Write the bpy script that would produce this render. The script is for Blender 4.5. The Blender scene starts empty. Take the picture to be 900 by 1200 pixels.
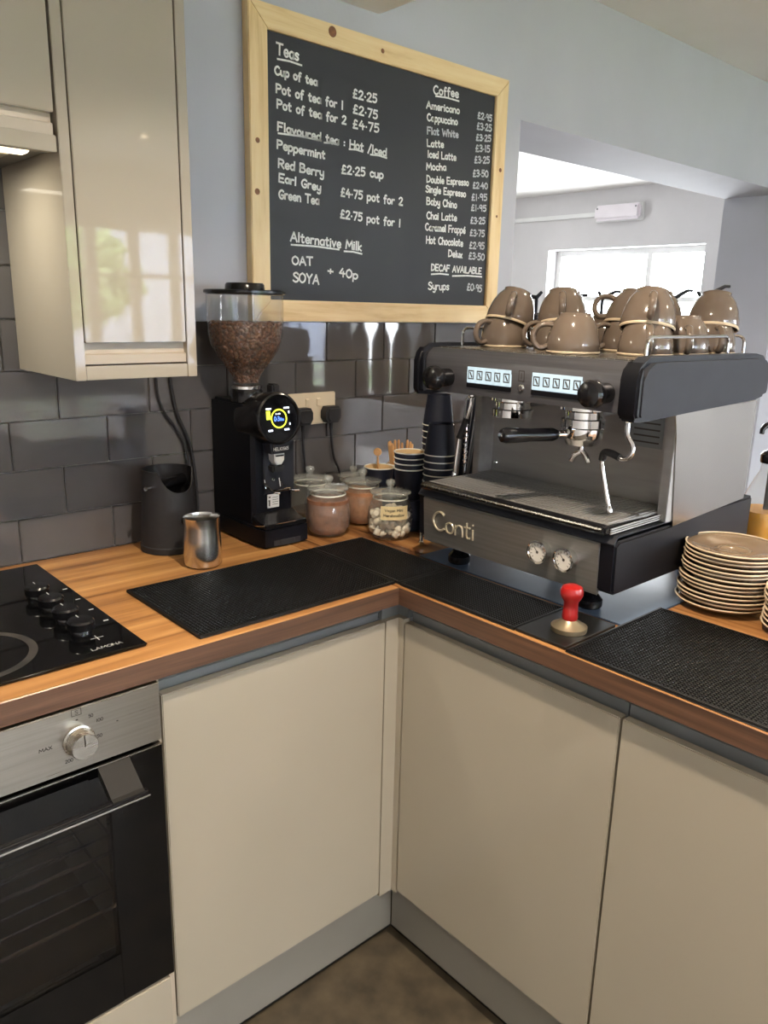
import bpy, bmesh, math, random
from mathutils import Vector, Matrix
random.seed(7)
C = bpy.context.scene.collection
S = bpy.context.scene
PI = math.pi

# ------------------------------------------------------------------ camera, world, light, exposure
cam = bpy.data.objects.new('camera', bpy.data.cameras.new('camera')); C.objects.link(cam)
cam.data.sensor_fit = 'VERTICAL'; cam.data.sensor_height = 36.0; cam.data.lens = 919.9 / 1200 * 36
cam.data.clip_start = 0.02
_r = Vector((0.74556937, -0.66604154, 0.02269322)); _u = Vector((0.15115544, 0.20217232, 0.96761479)); _f = Vector((0.64905959, 0.71799375, -0.25140929))
cam.matrix_world = Matrix(((_r.x, _u.x, -_f.x, -1.0119), (_r.y, _u.y, -_f.y, -1.0687), (_r.z, _u.z, -_f.z, 1.4254), (0, 0, 0, 1)))
S.camera = cam
S.view_settings.view_transform = 'Standard'; S.view_settings.look = 'None'
S.view_settings.gamma = 1.0; S.view_settings.use_curve_mapping = False
S.view_settings.exposure = 1.0
S.cycles.max_bounces = 10; S.cycles.diffuse_bounces = 5; S.cycles.glossy_bounces = 5
S.cycles.transparent_max_bounces = 24; S.cycles.transmission_bounces = 8
S.cycles.caustics_reflective = False; S.cycles.caustics_refractive = False
S.cycles.sample_clamp_indirect = 4.0
S.cycles.use_denoising = True

W = bpy.data.worlds.new('world'); S.world = W; W.use_nodes = True
_bg = W.node_tree.nodes['Background']
_bg.inputs[0].default_value = (0.92, 0.96, 1.0, 1); _bg.inputs[1].default_value = 19.0

WARM = (1.0, 0.84, 0.66)
LOW, HIGH, FARC = 2.14, 2.39, 2.29        # kitchen low ceiling, cafe ceiling, far room ceiling
LIGHTS = [(-0.33, -0.48, LOW, 8), (-1.25, -1.5, LOW, 5), (-0.3, -1.9, LOW, 5), (-1.0, -3.0, LOW, 5),
          (1.30, -3.1, HIGH, 6), (1.30, -1.5, HIGH, 6), (2.45, -1.0, HIGH, 6), (2.45, -3.1, HIGH, 6), (1.3, -0.25, HIGH, 4)]
FARL = [(2.6, 2.2, FARC, 6), (2.6, 3.4, FARC, 6)]
HOODW = 1.5

def area(name, loc, rot, sx, sy, power, col, shape='RECTANGLE', portal=False, spread=PI):
    l = bpy.data.lights.new(name, 'AREA'); l.shape = shape; l.size = sx; l.size_y = sy; l.energy = power; l.color = col; l.spread = spread
    if portal: l.cycles.is_portal = True
    o = bpy.data.objects.new(name, l); C.objects.link(o); o.location = loc; o.rotation_euler = rot
    return o
# portals: they only guide the sky light through the modelled window openings
area('sky_portal', (1.2, -4.23, 1.42), (PI / 2, 0, 0), 4.25, 1.15, 1, (1, 1, 1), portal=True)
area('sky_portal', (4.33, 2.23, 1.45), (0, PI / 2, 0), 0.9, 1.3, 1, (1, 1, 1), portal=True)
area('sky_portal', (2.25, 4.23, 1.45), (-PI / 2, 0, 0), .7, .7, 1, (1, 1, 1), portal=True)
area('sky_portal', (3.775, -4.23, 1.03), (PI / 2, 0, 0), .62, 2.0, 1, (1, 1, 1), portal=True)
area('sky_portal', (4.33, -3.7, 1.25), (0, PI / 2, 0), 1.5, .85, 1, (1, 1, 1), portal=True)

# ------------------------------------------------------------------ materials
def lin(c):
    f = lambda v: v / 12.92 if v <= 0.04045 else ((v + 0.055) / 1.055) ** 2.4
    return tuple(f(v / 255.0) for v in c) + (1.0,)
def mat(name, rgb, rough=0.5, metal=0.0, spec=0.5, var=0.0, vscale=8.0, bump=0.0, bscale=200.0, stretch=None, coat=0.0, rvar=0.0, emit=None, estr=1.0, trans=0.0, rgb2=None, coords='Object'):
    m = bpy.data.materials.new(name); m.use_nodes = True
    nt = m.node_tree; N = nt.nodes; L = nt.links; p = N['Principled BSDF']
    p.inputs['Base Color'].default_value = lin(rgb); p.inputs['Roughness'].default_value = rough
    p.inputs['Metallic'].default_value = metal; p.inputs['Specular IOR Level'].default_value = spec
    p.inputs['Coat Weight'].default_value = coat; p.inputs['Coat Roughness'].default_value = 0.04
    if trans: p.inputs['Transmission Weight'].default_value = trans
    if emit: p.inputs['Emission Color'].default_value = lin(emit); p.inputs['Emission Strength'].default_value = estr
    tc = N.new('ShaderNodeTexCoord'); mp = N.new('ShaderNodeMapping'); L.new(tc.outputs[coords], mp.inputs[0])
    if stretch: mp.inputs['Scale'].default_value = stretch
    if var or rgb2 or rvar:
        n = N.new('ShaderNodeTexNoise'); n.inputs['Scale'].default_value = vscale; n.inputs['Detail'].default_value = 6; L.new(mp.outputs[0], n.inputs['Vector'])
        if var or rgb2:
            r = N.new('ShaderNodeValToRGB'); L.new(n.outputs['Fac'], r.inputs[0])
            a = tuple(max(0, v * (1 - var)) for v in rgb); b = rgb2 if rgb2 else tuple(min(255, v * (1 + var)) for v in rgb)
            r.color_ramp.elements[0].color = lin(a); r.color_ramp.elements[1].color = lin(b)
            r.color_ramp.elements[0].position = 0.3; r.color_ramp.elements[1].position = 0.7
            L.new(r.outputs[0], p.inputs['Base Color'])
        if rvar:
            mr = N.new('ShaderNodeMapRange'); mr.inputs[3].default_value = max(0.01, rough - rvar); mr.inputs[4].default_value = rough + rvar
            L.new(n.outputs['Fac'], mr.inputs[0]); L.new(mr.outputs[0], p.inputs['Roughness'])
    if bump:
        n2 = N.new('ShaderNodeTexNoise'); n2.inputs['Scale'].default_value = bscale; n2.inputs['Detail'].default_value = 3; L.new(mp.outputs[0], n2.inputs['Vector'])
        b = N.new('ShaderNodeBump'); b.inputs['Strength'].default_value = bump; b.inputs['Distance'].default_value = 0.002
        L.new(n2.outputs['Fac'], b.inputs['Height']); L.new(b.outputs[0], p.inputs['Normal'])
    return m
def wood(name, c1, c2, c3, scale=(1.5, 26, 26), rough=0.35, wave=1.0):
    m = bpy.data.materials.new(name); m.use_nodes = True
    nt = m.node_tree; N = nt.nodes; L = nt.links; p = N['Principled BSDF']; p.inputs['Roughness'].default_value = rough
    tc = N.new('ShaderNodeTexCoord'); mp = N.new('ShaderNodeMapping'); mp.inputs['Scale'].default_value = scale; L.new(tc.outputs['Object'], mp.inputs[0])
    n = N.new('ShaderNodeTexNoise'); n.inputs['Scale'].default_value = 1.0; n.inputs['Detail'].default_value = 8; n.inputs['Roughness'].default_value = 0.62; n.inputs['Distortion'].default_value = 0.5 * wave
    L.new(mp.outputs[0], n.inputs['Vector'])
    r = N.new('ShaderNodeValToRGB'); L.new(n.outputs['Fac'], r.inputs[0])
    e = r.color_ramp.elements; e[0].position = 0.3; e[0].color = lin(c1); e[1].position = 0.72; e[1].color = lin(c3)
    k = r.color_ramp.elements.new(0.48); k.color = lin(c2)
    L.new(r.outputs[0], p.inputs['Base Color'])
    return m
def glass(name, tint=(1, 1, 1), rough=0.02, haze=0.0, f0=0.045):
    """thin-walled clear glass: see-through, mirror-like towards grazing angles, a little milky where haze is set"""
    m = bpy.data.materials.new(name); m.use_nodes = True
    nt = m.node_tree; N = nt.nodes; L = nt.links; N.remove(N['Principled BSDF'])
    out = N['Material Output']; t = N.new('ShaderNodeBsdfTransparent'); t.inputs[0].default_value = tint + (1,)
    d = N.new('ShaderNodeBsdfDiffuse'); d.inputs[0].default_value = (.85, .88, .86, 1); m1 = N.new('ShaderNodeMixShader'); m1.inputs[0].default_value = haze
    L.new(t.outputs[0], m1.inputs[1]); L.new(d.outputs[0], m1.inputs[2])
    g = N.new('ShaderNodeBsdfGlossy'); g.inputs['Roughness'].default_value = rough
    lw = N.new('ShaderNodeLayerWeight'); lw.inputs[0].default_value = .5
    pw = N.new('ShaderNodeMath'); pw.operation = 'POWER'; pw.inputs[1].default_value = 4.0; L.new(lw.outputs['Facing'], pw.inputs[0])
    ma = N.new('ShaderNodeMath'); ma.operation = 'MULTIPLY_ADD'; ma.inputs[1].default_value = .85; ma.inputs[2].default_value = f0; L.new(pw.outputs[0], ma.inputs[0])
    mx = N.new('ShaderNodeMixShader')
    n = N.new('ShaderNodeTexNoise'); n.inputs['Scale'].default_value = 12; b = N.new('ShaderNodeBump'); b.inputs['Strength'].default_value = 0.05; b.inputs['Distance'].default_value = 0.005
    L.new(n.outputs['Fac'], b.inputs['Height']); L.new(b.outputs[0], g.inputs['Normal'])
    L.new(ma.outputs[0], mx.inputs[0]); L.new(m1.outputs[0], mx.inputs[1]); L.new(g.outputs[0], mx.inputs[2]); L.new(mx.outputs[0], out.inputs[0])
    return m

M = dict(
    wall=mat('wall_paint', (182, 183, 191), 0.75, var=0.02, vscale=3, bump=0.12, bscale=90),
    farwall=mat('far_wall_paint', (212, 210, 210), 0.8, var=0.02, vscale=3),
    ceil=mat('ceiling_paint', (236, 234, 230), 0.85, var=0.02, vscale=2),
    white=mat('white_paint', (232, 232, 230), 0.45, var=0.02),
    floor=mat('floor_vinyl', (74, 66, 54), 0.45, var=0.25, vscale=14, rgb2=(90, 80, 64), bump=0.05),
    tile=mat('grey_glazed_tile', (88, 86, 86), 0.05, var=0.06, vscale=5, bump=0.05, bscale=10, coat=0.0),
    grout=mat('dark_grout', (136, 132, 126), 0.85, var=0.1, vscale=60),
    cab=mat('cashmere_gloss', (164, 156, 141), 0.035, var=0.012, vscale=2, bump=0.02, bscale=14),
    cabin=mat('cabinet_edge', (176, 165, 148), 0.3, var=0.02),
    channel=mat('grey_channel', (128, 132, 134), 0.35, metal=0.4, var=0.03),
    plinth=mat('plinth_grey', (138, 134, 126), 0.4, var=0.04, vscale=4),
    woodx=wood('worktop_oak_along_run', (86, 54, 34), (164, 116, 68), (206, 158, 100), (1.3, 26, 26), 0.3),
    woody=wood('worktop_oak_across', (88, 56, 36), (156, 108, 64), (190, 142, 90), (30, 1.6, 30), 0.25),
    edgex=wood('worktop_edge', (56, 41, 33), (86, 62, 48), (112, 82, 62), (2, 30, 70), 0.4),
    edgey=wood('worktop_edge_right', (56, 40, 32), (86, 61, 46), (112, 80, 60), (30, 2, 70), 0.4),
    pine=wood('pine_frame', (206, 168, 112), (232, 202, 150), (242, 218, 172), (2.5, 30, 30), 0.5),
    piney=wood('pine_frame_upright', (206, 168, 112), (232, 202, 150), (242, 218, 172), (30, 30, 2.5), 0.5),
    knot=mat('pine_knot', (120, 74, 42), 0.6, var=0.2, vscale=60),
    board=mat('chalkboard_black', (28, 29, 33), 0.55, var=0.07, vscale=5, rvar=0.08),
    chalk=mat('white_chalk_pen', (236, 236, 232), 0.8, var=0.05, vscale=120),
    chalk2=mat('thin_chalk_pen', (196, 198, 200), 0.8, var=0.12, vscale=160),
    steel=mat('brushed_steel', (190, 186, 178), 0.26, 1.0, var=0.05, vscale=6, stretch=(1, 60, 60), rvar=0.06),
    steelside=mat('brushed_steel_side', (160, 155, 148), 0.2, 1.0, var=0.05, vscale=3, stretch=(1, 1, .6), rvar=0.05, bump=1.0, bscale=6),
    ovensteel=mat('oven_brushed_steel', (174, 169, 160), 0.3, 1.0, var=0.04, vscale=6, stretch=(1, 40, 40), rvar=0.06),
    fascia=mat('graphite_fascia', (98, 98, 103), 0.36, 0.7, var=0.05, vscale=5, stretch=(40, 1, 40), rvar=0.05),
    logo=mat('pale_satin_metal', (206, 196, 172), 0.3, 0.6),
    bronze=mat('warm_grey_steel', (136, 135, 132), 0.36, 0.75, var=0.05, vscale=5, stretch=(40, 1, 40), rvar=0.05),
    darksteel=mat('dark_stainless', (158, 156, 154), 0.38, 0.6, var=0.06, vscale=4, stretch=(8, 1, 8), rvar=0.06),
    chrome=mat('chrome', (225, 225, 225), 0.06, 1.0, var=0.01),
    black=mat('black_plastic', (17, 17, 20), 0.2, var=0.1, vscale=40),
    blackm=mat('black_matt', (30, 30, 33), 0.6, var=0.1, vscale=60, bump=0.05),
    navy=mat('black_powder_coat', (11, 12, 18), 0.45, spec=.2, var=0.08, vscale=30, bump=0.04, bscale=400),
    endcap=mat('charcoal_moulding', (40, 42, 48), 0.55, spec=.2, var=0.05, vscale=20, bump=0.03, bscale=500),
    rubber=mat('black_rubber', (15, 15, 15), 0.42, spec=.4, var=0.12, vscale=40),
    bglass=mat('black_glass', (6, 6, 7), 0.04, var=0.1, spec=.4),
    sheen_blue=mat('blue_grey_sheen', (70, 87, 110), 0.3, var=0.1, vscale=9),  # bluish worktop sheen put into the colour of the added board
    bracket=mat('dark_handle_bracket', (36, 35, 34), 0.55, spec=.15, var=0.04),
    tampbase=mat('warm_steel', (184, 168, 140), 0.28, 0.85, var=0.04),
    mark=mat('printed_white_mark', (200, 200, 198), 0.5, var=0.03),
    markd=mat('printed_dark_mark', (60, 56, 52), 0.6, var=0.03),
    zone=mat('worn_zone_ring', (36, 34, 32), 0.5, var=0.75, vscale=22),
    cup=mat('taupe_glaze', (110, 97, 86), 0.12, var=0.05, vscale=10, coat=0.4),
    cuprim=mat('cream_unglazed_rim', (216, 196, 166), 0.4, var=0.05),
    saucer=mat('saucer_glaze', (126, 106, 84), 0.16, var=0.05, vscale=10, coat=0.3),
    red=mat('red_handle', (152, 26, 24), 0.3, var=0.16, vscale=14, coat=0.2),
    glass=glass('clear_glass', (0.97, 0.985, 0.975), haze=.07, f0=.06),
    lidglass=glass('jar_lid_glass', (0.95, 0.97, 0.95), haze=.2, f0=.1),
    hopper=glass('clear_hopper', (0.94, 0.94, 0.93), haze=.04),
    pane=glass('window_pane', (0.98, 0.98, 0.98), 0.01),
    ovenglass=glass('dark_oven_glass', (0.5, 0.46, 0.42), 0.03),
    bean=mat('roasted_bean', (88, 56, 36), 0.35, var=0.35, vscale=120),
    cocoa=mat('cocoa_powder', (126, 84, 60), 0.9, var=0.15, vscale=60, bump=0.5, bscale=180),
    sugar=mat('pale_brown_powder', (176, 126, 92), 0.9, var=0.12, vscale=60, bump=0.5, bscale=180),
    mallow=mat('white_marshmallow', (236, 226, 208), 0.8, var=0.05, vscale=30),
    darkjar=mat('dark_tea_leaves', (58, 46, 38), 0.9, var=0.3, vscale=120),
    paper=mat('cream_paper_label', (232, 214, 166), 0.7, var=0.04),
    ink=mat('dark_ink', (46, 40, 34), 0.7, var=0.05),
    pcup=mat('black_paper_cup', (22, 28, 46), 0.55, var=0.08, vscale=40, stretch=(1, 1, 0.05)),
    prim=mat('white_cup_rim', (240, 238, 228), 0.5, var=0.03),
    kraft=mat('cream_cup_inside', (224, 196, 148), 0.6, var=0.05),
    stick=mat('birch_stirrer', (206, 160, 108), 0.6, var=0.1, vscale=30),
    socket=mat('cream_socket_plastic', (222, 206, 178), 0.35, var=0.02),
    screen=mat('screen_black', (10, 11, 16), 0.06, var=0.05),
    scr_y=mat('screen_yellow', (214, 226, 60), 0.4, emit=(214, 226, 60), estr=1.0),
    scr_b=mat('screen_blue', (70, 110, 220), 0.4, emit=(90, 130, 240), estr=1.2),
    scr_w=mat('screen_white', (230, 236, 255), 0.4, emit=(225, 235, 255), estr=1.1),
    pad=mat('lit_keypad', (150, 166, 176), 0.3, emit=(190, 215, 228), estr=0.4, var=0.08, vscale=90),
    hoodlens=mat('hood_lens', (255, 244, 220), 0.4, emit=(255, 238, 205), estr=1.2),
    hoodbody=mat('hood_underside', (120, 116, 108), 0.4, 0.8),
    lamp=mat('lamp_lens', (255, 240, 214), 0.4, emit=(255, 232, 190), estr=25.0),
    dial=mat('gauge_face', (206, 202, 196), 0.4, var=0.03),
    amber=mat('amber_syrup', (236, 168, 22), 0.12, var=0.05, trans=0.3),
    syr=mat('dark_syrup', (120, 70, 30), 0.15, var=0.05, trans=0.3),
    jugsteel=mat('polished_steel', (218, 216, 212), 0.2, 1.0, var=0.04, vscale=4, stretch=(6, 6, 1)),
    grass=mat('garden_paving', (134, 134, 132), 0.9, var=0.12, vscale=3, rgb2=(150, 150, 148)),
    leaf=mat('bush_leaf', (126, 150, 100), 0.7, var=0.3, vscale=20),
    brick=mat('distant_wall', (150, 158, 178), 0.9, var=0.06, vscale=2),
    emerg=mat('emergency_diffuser', (238, 232, 236), 0.3, var=0.02),
    soil=mat('oven_cavity', (92, 84, 74), 0.5, var=0.1),
    tissue=mat('hood_filter', (176, 170, 158), 0.35, 0.9, var=0.05),
)

# ------------------------------------------------------------------ mesh helpers
def origin(o):
    v = Vector((0, 0, 0))
    while o is not None: v += o.location; o = o.parent
    return v
class MB:
    def __init__(s): s.bm = bmesh.new()
    def face(s, pts, mi=0):
        f = s.bm.faces.new([s.bm.verts.new(p) for p in pts]); f.material_index = mi; return f
    def box(s, x0, x1, y0, y1, z0, z1, bev=0.0, mi=0, seg=2):
        v = [s.bm.verts.new((x, y, z)) for x in (x0, x1) for y in (y0, y1) for z in (z0, z1)]
        fs = [s.bm.faces.new([v[i] for i in q]) for q in ((0, 1, 3, 2), (4, 6, 7, 5), (0, 4, 5, 1), (2, 3, 7, 6), (0, 2, 6, 4), (1, 5, 7, 3))]
        for f in fs: f.material_index = mi
        if bev > 0:
            es = list({e for f in fs for e in f.edges})
            r = bmesh.ops.bevel(s.bm, geom=es, offset=bev, segments=seg, affect='EDGES', clamp_overlap=True)
            for f in r['faces']: f.material_index = mi
        return s
    def prism(s, poly, axis, a0, a1, mi=0, bev=0.0, seg=2):
        # poly: list of 2D points; axis 'x': (y,z), 'y': (x,z), 'z': (x,y)
        mk = {'x': lambda p, a: (a, p[0], p[1]), 'y': lambda p, a: (p[0], a, p[1]), 'z': lambda p, a: (p[0], p[1], a)}[axis]
        A = [s.bm.verts.new(mk(p, a0)) for p in poly]; B = [s.bm.verts.new(mk(p, a1)) for p in poly]
        n = len(poly); fs = [s.bm.faces.new(A[::-1]), s.bm.faces.new(B)]
        for i in range(n): fs.append(s.bm.faces.new((A[i], A[(i + 1) % n], B[(i + 1) % n], B[i])))
        for f in fs: f.material_index = mi
        bmesh.ops.recalc_face_normals(s.bm, faces=fs)
        if bev > 0:
            es = [e for e in {e for f in fs[:2] for e in f.edges}]
            r = bmesh.ops.bevel(s.bm, geom=es, offset=bev, segments=seg, affect='EDGES', clamp_overlap=True)
            for f in r['faces']: f.material_index = mi
        return s
    def lathe(s, prof, c=(0, 0, 0), seg=40, mi=0, mat4=None, a0=0, a1=2 * PI, mis=None):
        full = abs(a1 - a0 - 2 * PI) < 1e-6
        n = seg if full else seg + 1
        T = mat4 if mat4 is not None else Matrix.Translation(c)
        rings = []
        for (r, z) in prof:
            if r < 1e-6: rings.append([s.bm.verts.new(T @ Vector((0, 0, z)))])
            else: rings.append([s.bm.verts.new(T @ Vector((r * math.cos(a0 + (a1 - a0) * i / seg), r * math.sin(a0 + (a1 - a0) * i / seg), z))) for i in range(n)])
        fs = []
        for k in range(len(prof) - 1):
            A, B = rings[k], rings[k + 1]
            for i in range(seg if full else seg):
                j = (i + 1) % n
                if len(A) == 1 and len(B) == 1: continue
                if len(A) == 1: f = s.bm.faces.new((A[0], B[i], B[j])) if False else s.bm.faces.new((A[0], B[j], B[i]))
                elif len(B) == 1: f = s.bm.faces.new((A[i], A[j], B[0]))
                else: f = s.bm.faces.new((A[i], A[j], B[j], B[i]))
                f.material_index = mis[k] if mis else mi
                fs.append(f)
        return s
    def tube(s, pts, r, seg=10, mi=0, smooth=0, caps=True):
        pts = [Vector(p) for p in pts]
        if smooth: pts = spline(pts, smooth)
        n = len(pts); rad = r if isinstance(r, (list, tuple)) else None
        rings = []; up = None
        for i, p in enumerate(pts):
            t = (pts[min(i + 1, n - 1)] - pts[max(i - 1, 0)]).normalized()
            if up is None: up = t.orthogonal().normalized()
            up = (up - t * up.dot(t))
            up = up.normalized() if up.length > 1e-6 else t.orthogonal().normalized()
            b = t.cross(up)
            rr = r
            if rad is not None:
                k = i / (n - 1) * (len(rad) - 1); k0 = min(int(k), len(rad) - 2); rr = rad[k0] + (rad[k0 + 1] - rad[k0]) * (k - k0)
            rings.append([s.bm.verts.new(p + up * rr * math.cos(2 * PI * k / seg) + b * rr * math.sin(2 * PI * k / seg)) for k in range(seg)])
        for a, b in zip(rings, rings[1:]):
            for k in range(seg):
                f = s.bm.faces.new((a[k], a[(k + 1) % seg], b[(k + 1) % seg], b[k])); f.material_index = mi
        if caps:
            f = s.bm.faces.new(rings[0][::-1]); f.material_index = mi
            f = s.bm.faces.new(rings[-1]); f.material_index = mi
        return s
    def ribbon(s, pts, w, mk, mi=0):
        # flat stroke in 2D (u,v) mapped by mk
        n = len(pts)
        if n < 2: return s
        L, R = [], []
        for i in range(n):
            a = pts[max(i - 1, 0)]; b = pts[min(i + 1, n - 1)]
            dx, dy = b[0] - a[0], b[1] - a[1]; l = math.hypot(dx, dy) or 1
            nx, ny = -dy / l * w / 2, dx / l * w / 2
            ex, ey = (0, 0)
            if i == 0: ex, ey = -dx / l * w * 0.35, -dy / l * w * 0.35
            if i == n - 1: ex, ey = dx / l * w * 0.35, dy / l * w * 0.35
            L.append(s.bm.verts.new(mk(pts[i][0] + nx + ex, pts[i][1] + ny + ey))); R.append(s.bm.verts.new(mk(pts[i][0] - nx + ex, pts[i][1] - ny + ey)))
        for i in range(n - 1):
            f = s.bm.faces.new((R[i], R[i + 1], L[i + 1], L[i])); f.material_index = mi
        return s
    def xform(s, mtx): bmesh.ops.transform(s.bm, matrix=mtx, verts=s.bm.verts); return s
    def build(s, name, mats, parent=None, angle=35, recalc=True, local=False):
        if recalc: bmesh.ops.recalc_face_normals(s.bm, faces=s.bm.faces)
        if parent is not None and not local:
            o0 = origin(parent)
            for v in s.bm.verts: v.co -= o0
        me = bpy.data.meshes.new(name); s.bm.to_mesh(me); s.bm.free()
        for m in (mats if isinstance(mats, (list, tuple)) else [mats]): me.materials.append(m)
        if angle:
            me.shade_smooth(); me.set_sharp_from_angle(angle=math.radians(angle))
        o = bpy.data.objects.new(name, me); C.objects.link(o)
        if parent is not None: o.parent = parent
        return o
def spline(P, k=6):
    P = [Vector(p) for p in P]
    if len(P) < 3: return P
    out = []
    for i in range(len(P) - 1):
        p0, p1, p2, p3 = P[max(i - 1, 0)], P[i], P[i + 1], P[min(i + 2, len(P) - 1)]
        for j in range(k):
            t = j / k
            out.append(0.5 * ((2 * p1) + (p2 - p0) * t + (2 * p0 - 5 * p1 + 4 * p2 - p3) * t * t + (3 * p1 - p0 - 3 * p2 + p3) * t ** 3))
    out.append(P[-1]); return out
def thing(name, label, cat, loc=(0, 0, 0), group=None, rz=0):
    o = bpy.data.objects.new(name, None); C.objects.link(o); o.location = loc; o.rotation_euler = (0, 0, rz)
    o.empty_display_size = 0.05
    return tag(o, label, cat, group)
def tag(o, label, cat, group=None, kind=None):
    o['label'] = label; o['category'] = cat
    if group: o['group'] = group
    if kind: o['kind'] = kind
    return o
def struct(o, label=None):
    o['kind'] = 'structure'
    if label: o['label'] = label
    return o
def dup(root, loc, label=None, rot=None, scale=None):
    r = root.copy(); C.objects.link(r); r.location = loc
    if rot: r.rotation_euler = rot
    if scale: r.scale = scale
    if label: r['label'] = label
    for ch in list(root.children):
        c = ch.copy(); C.objects.link(c); c.parent = r
        for g in list(ch.children):
            d = g.copy(); C.objects.link(d); d.parent = c
    return r
def axis_m(loc, d, up=(0, 0, 1)):
    z = Vector(d).normalized(); x = Vector(up).cross(z)
    x = x.normalized() if x.length > 1e-4 else Vector((1, 0, 0)); y = z.cross(x)
    return Matrix(((x.x, y.x, z.x, loc[0]), (x.y, y.y, z.y, loc[1]), (x.z, y.z, z.z, loc[2]), (0, 0, 0, 1)))

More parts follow.
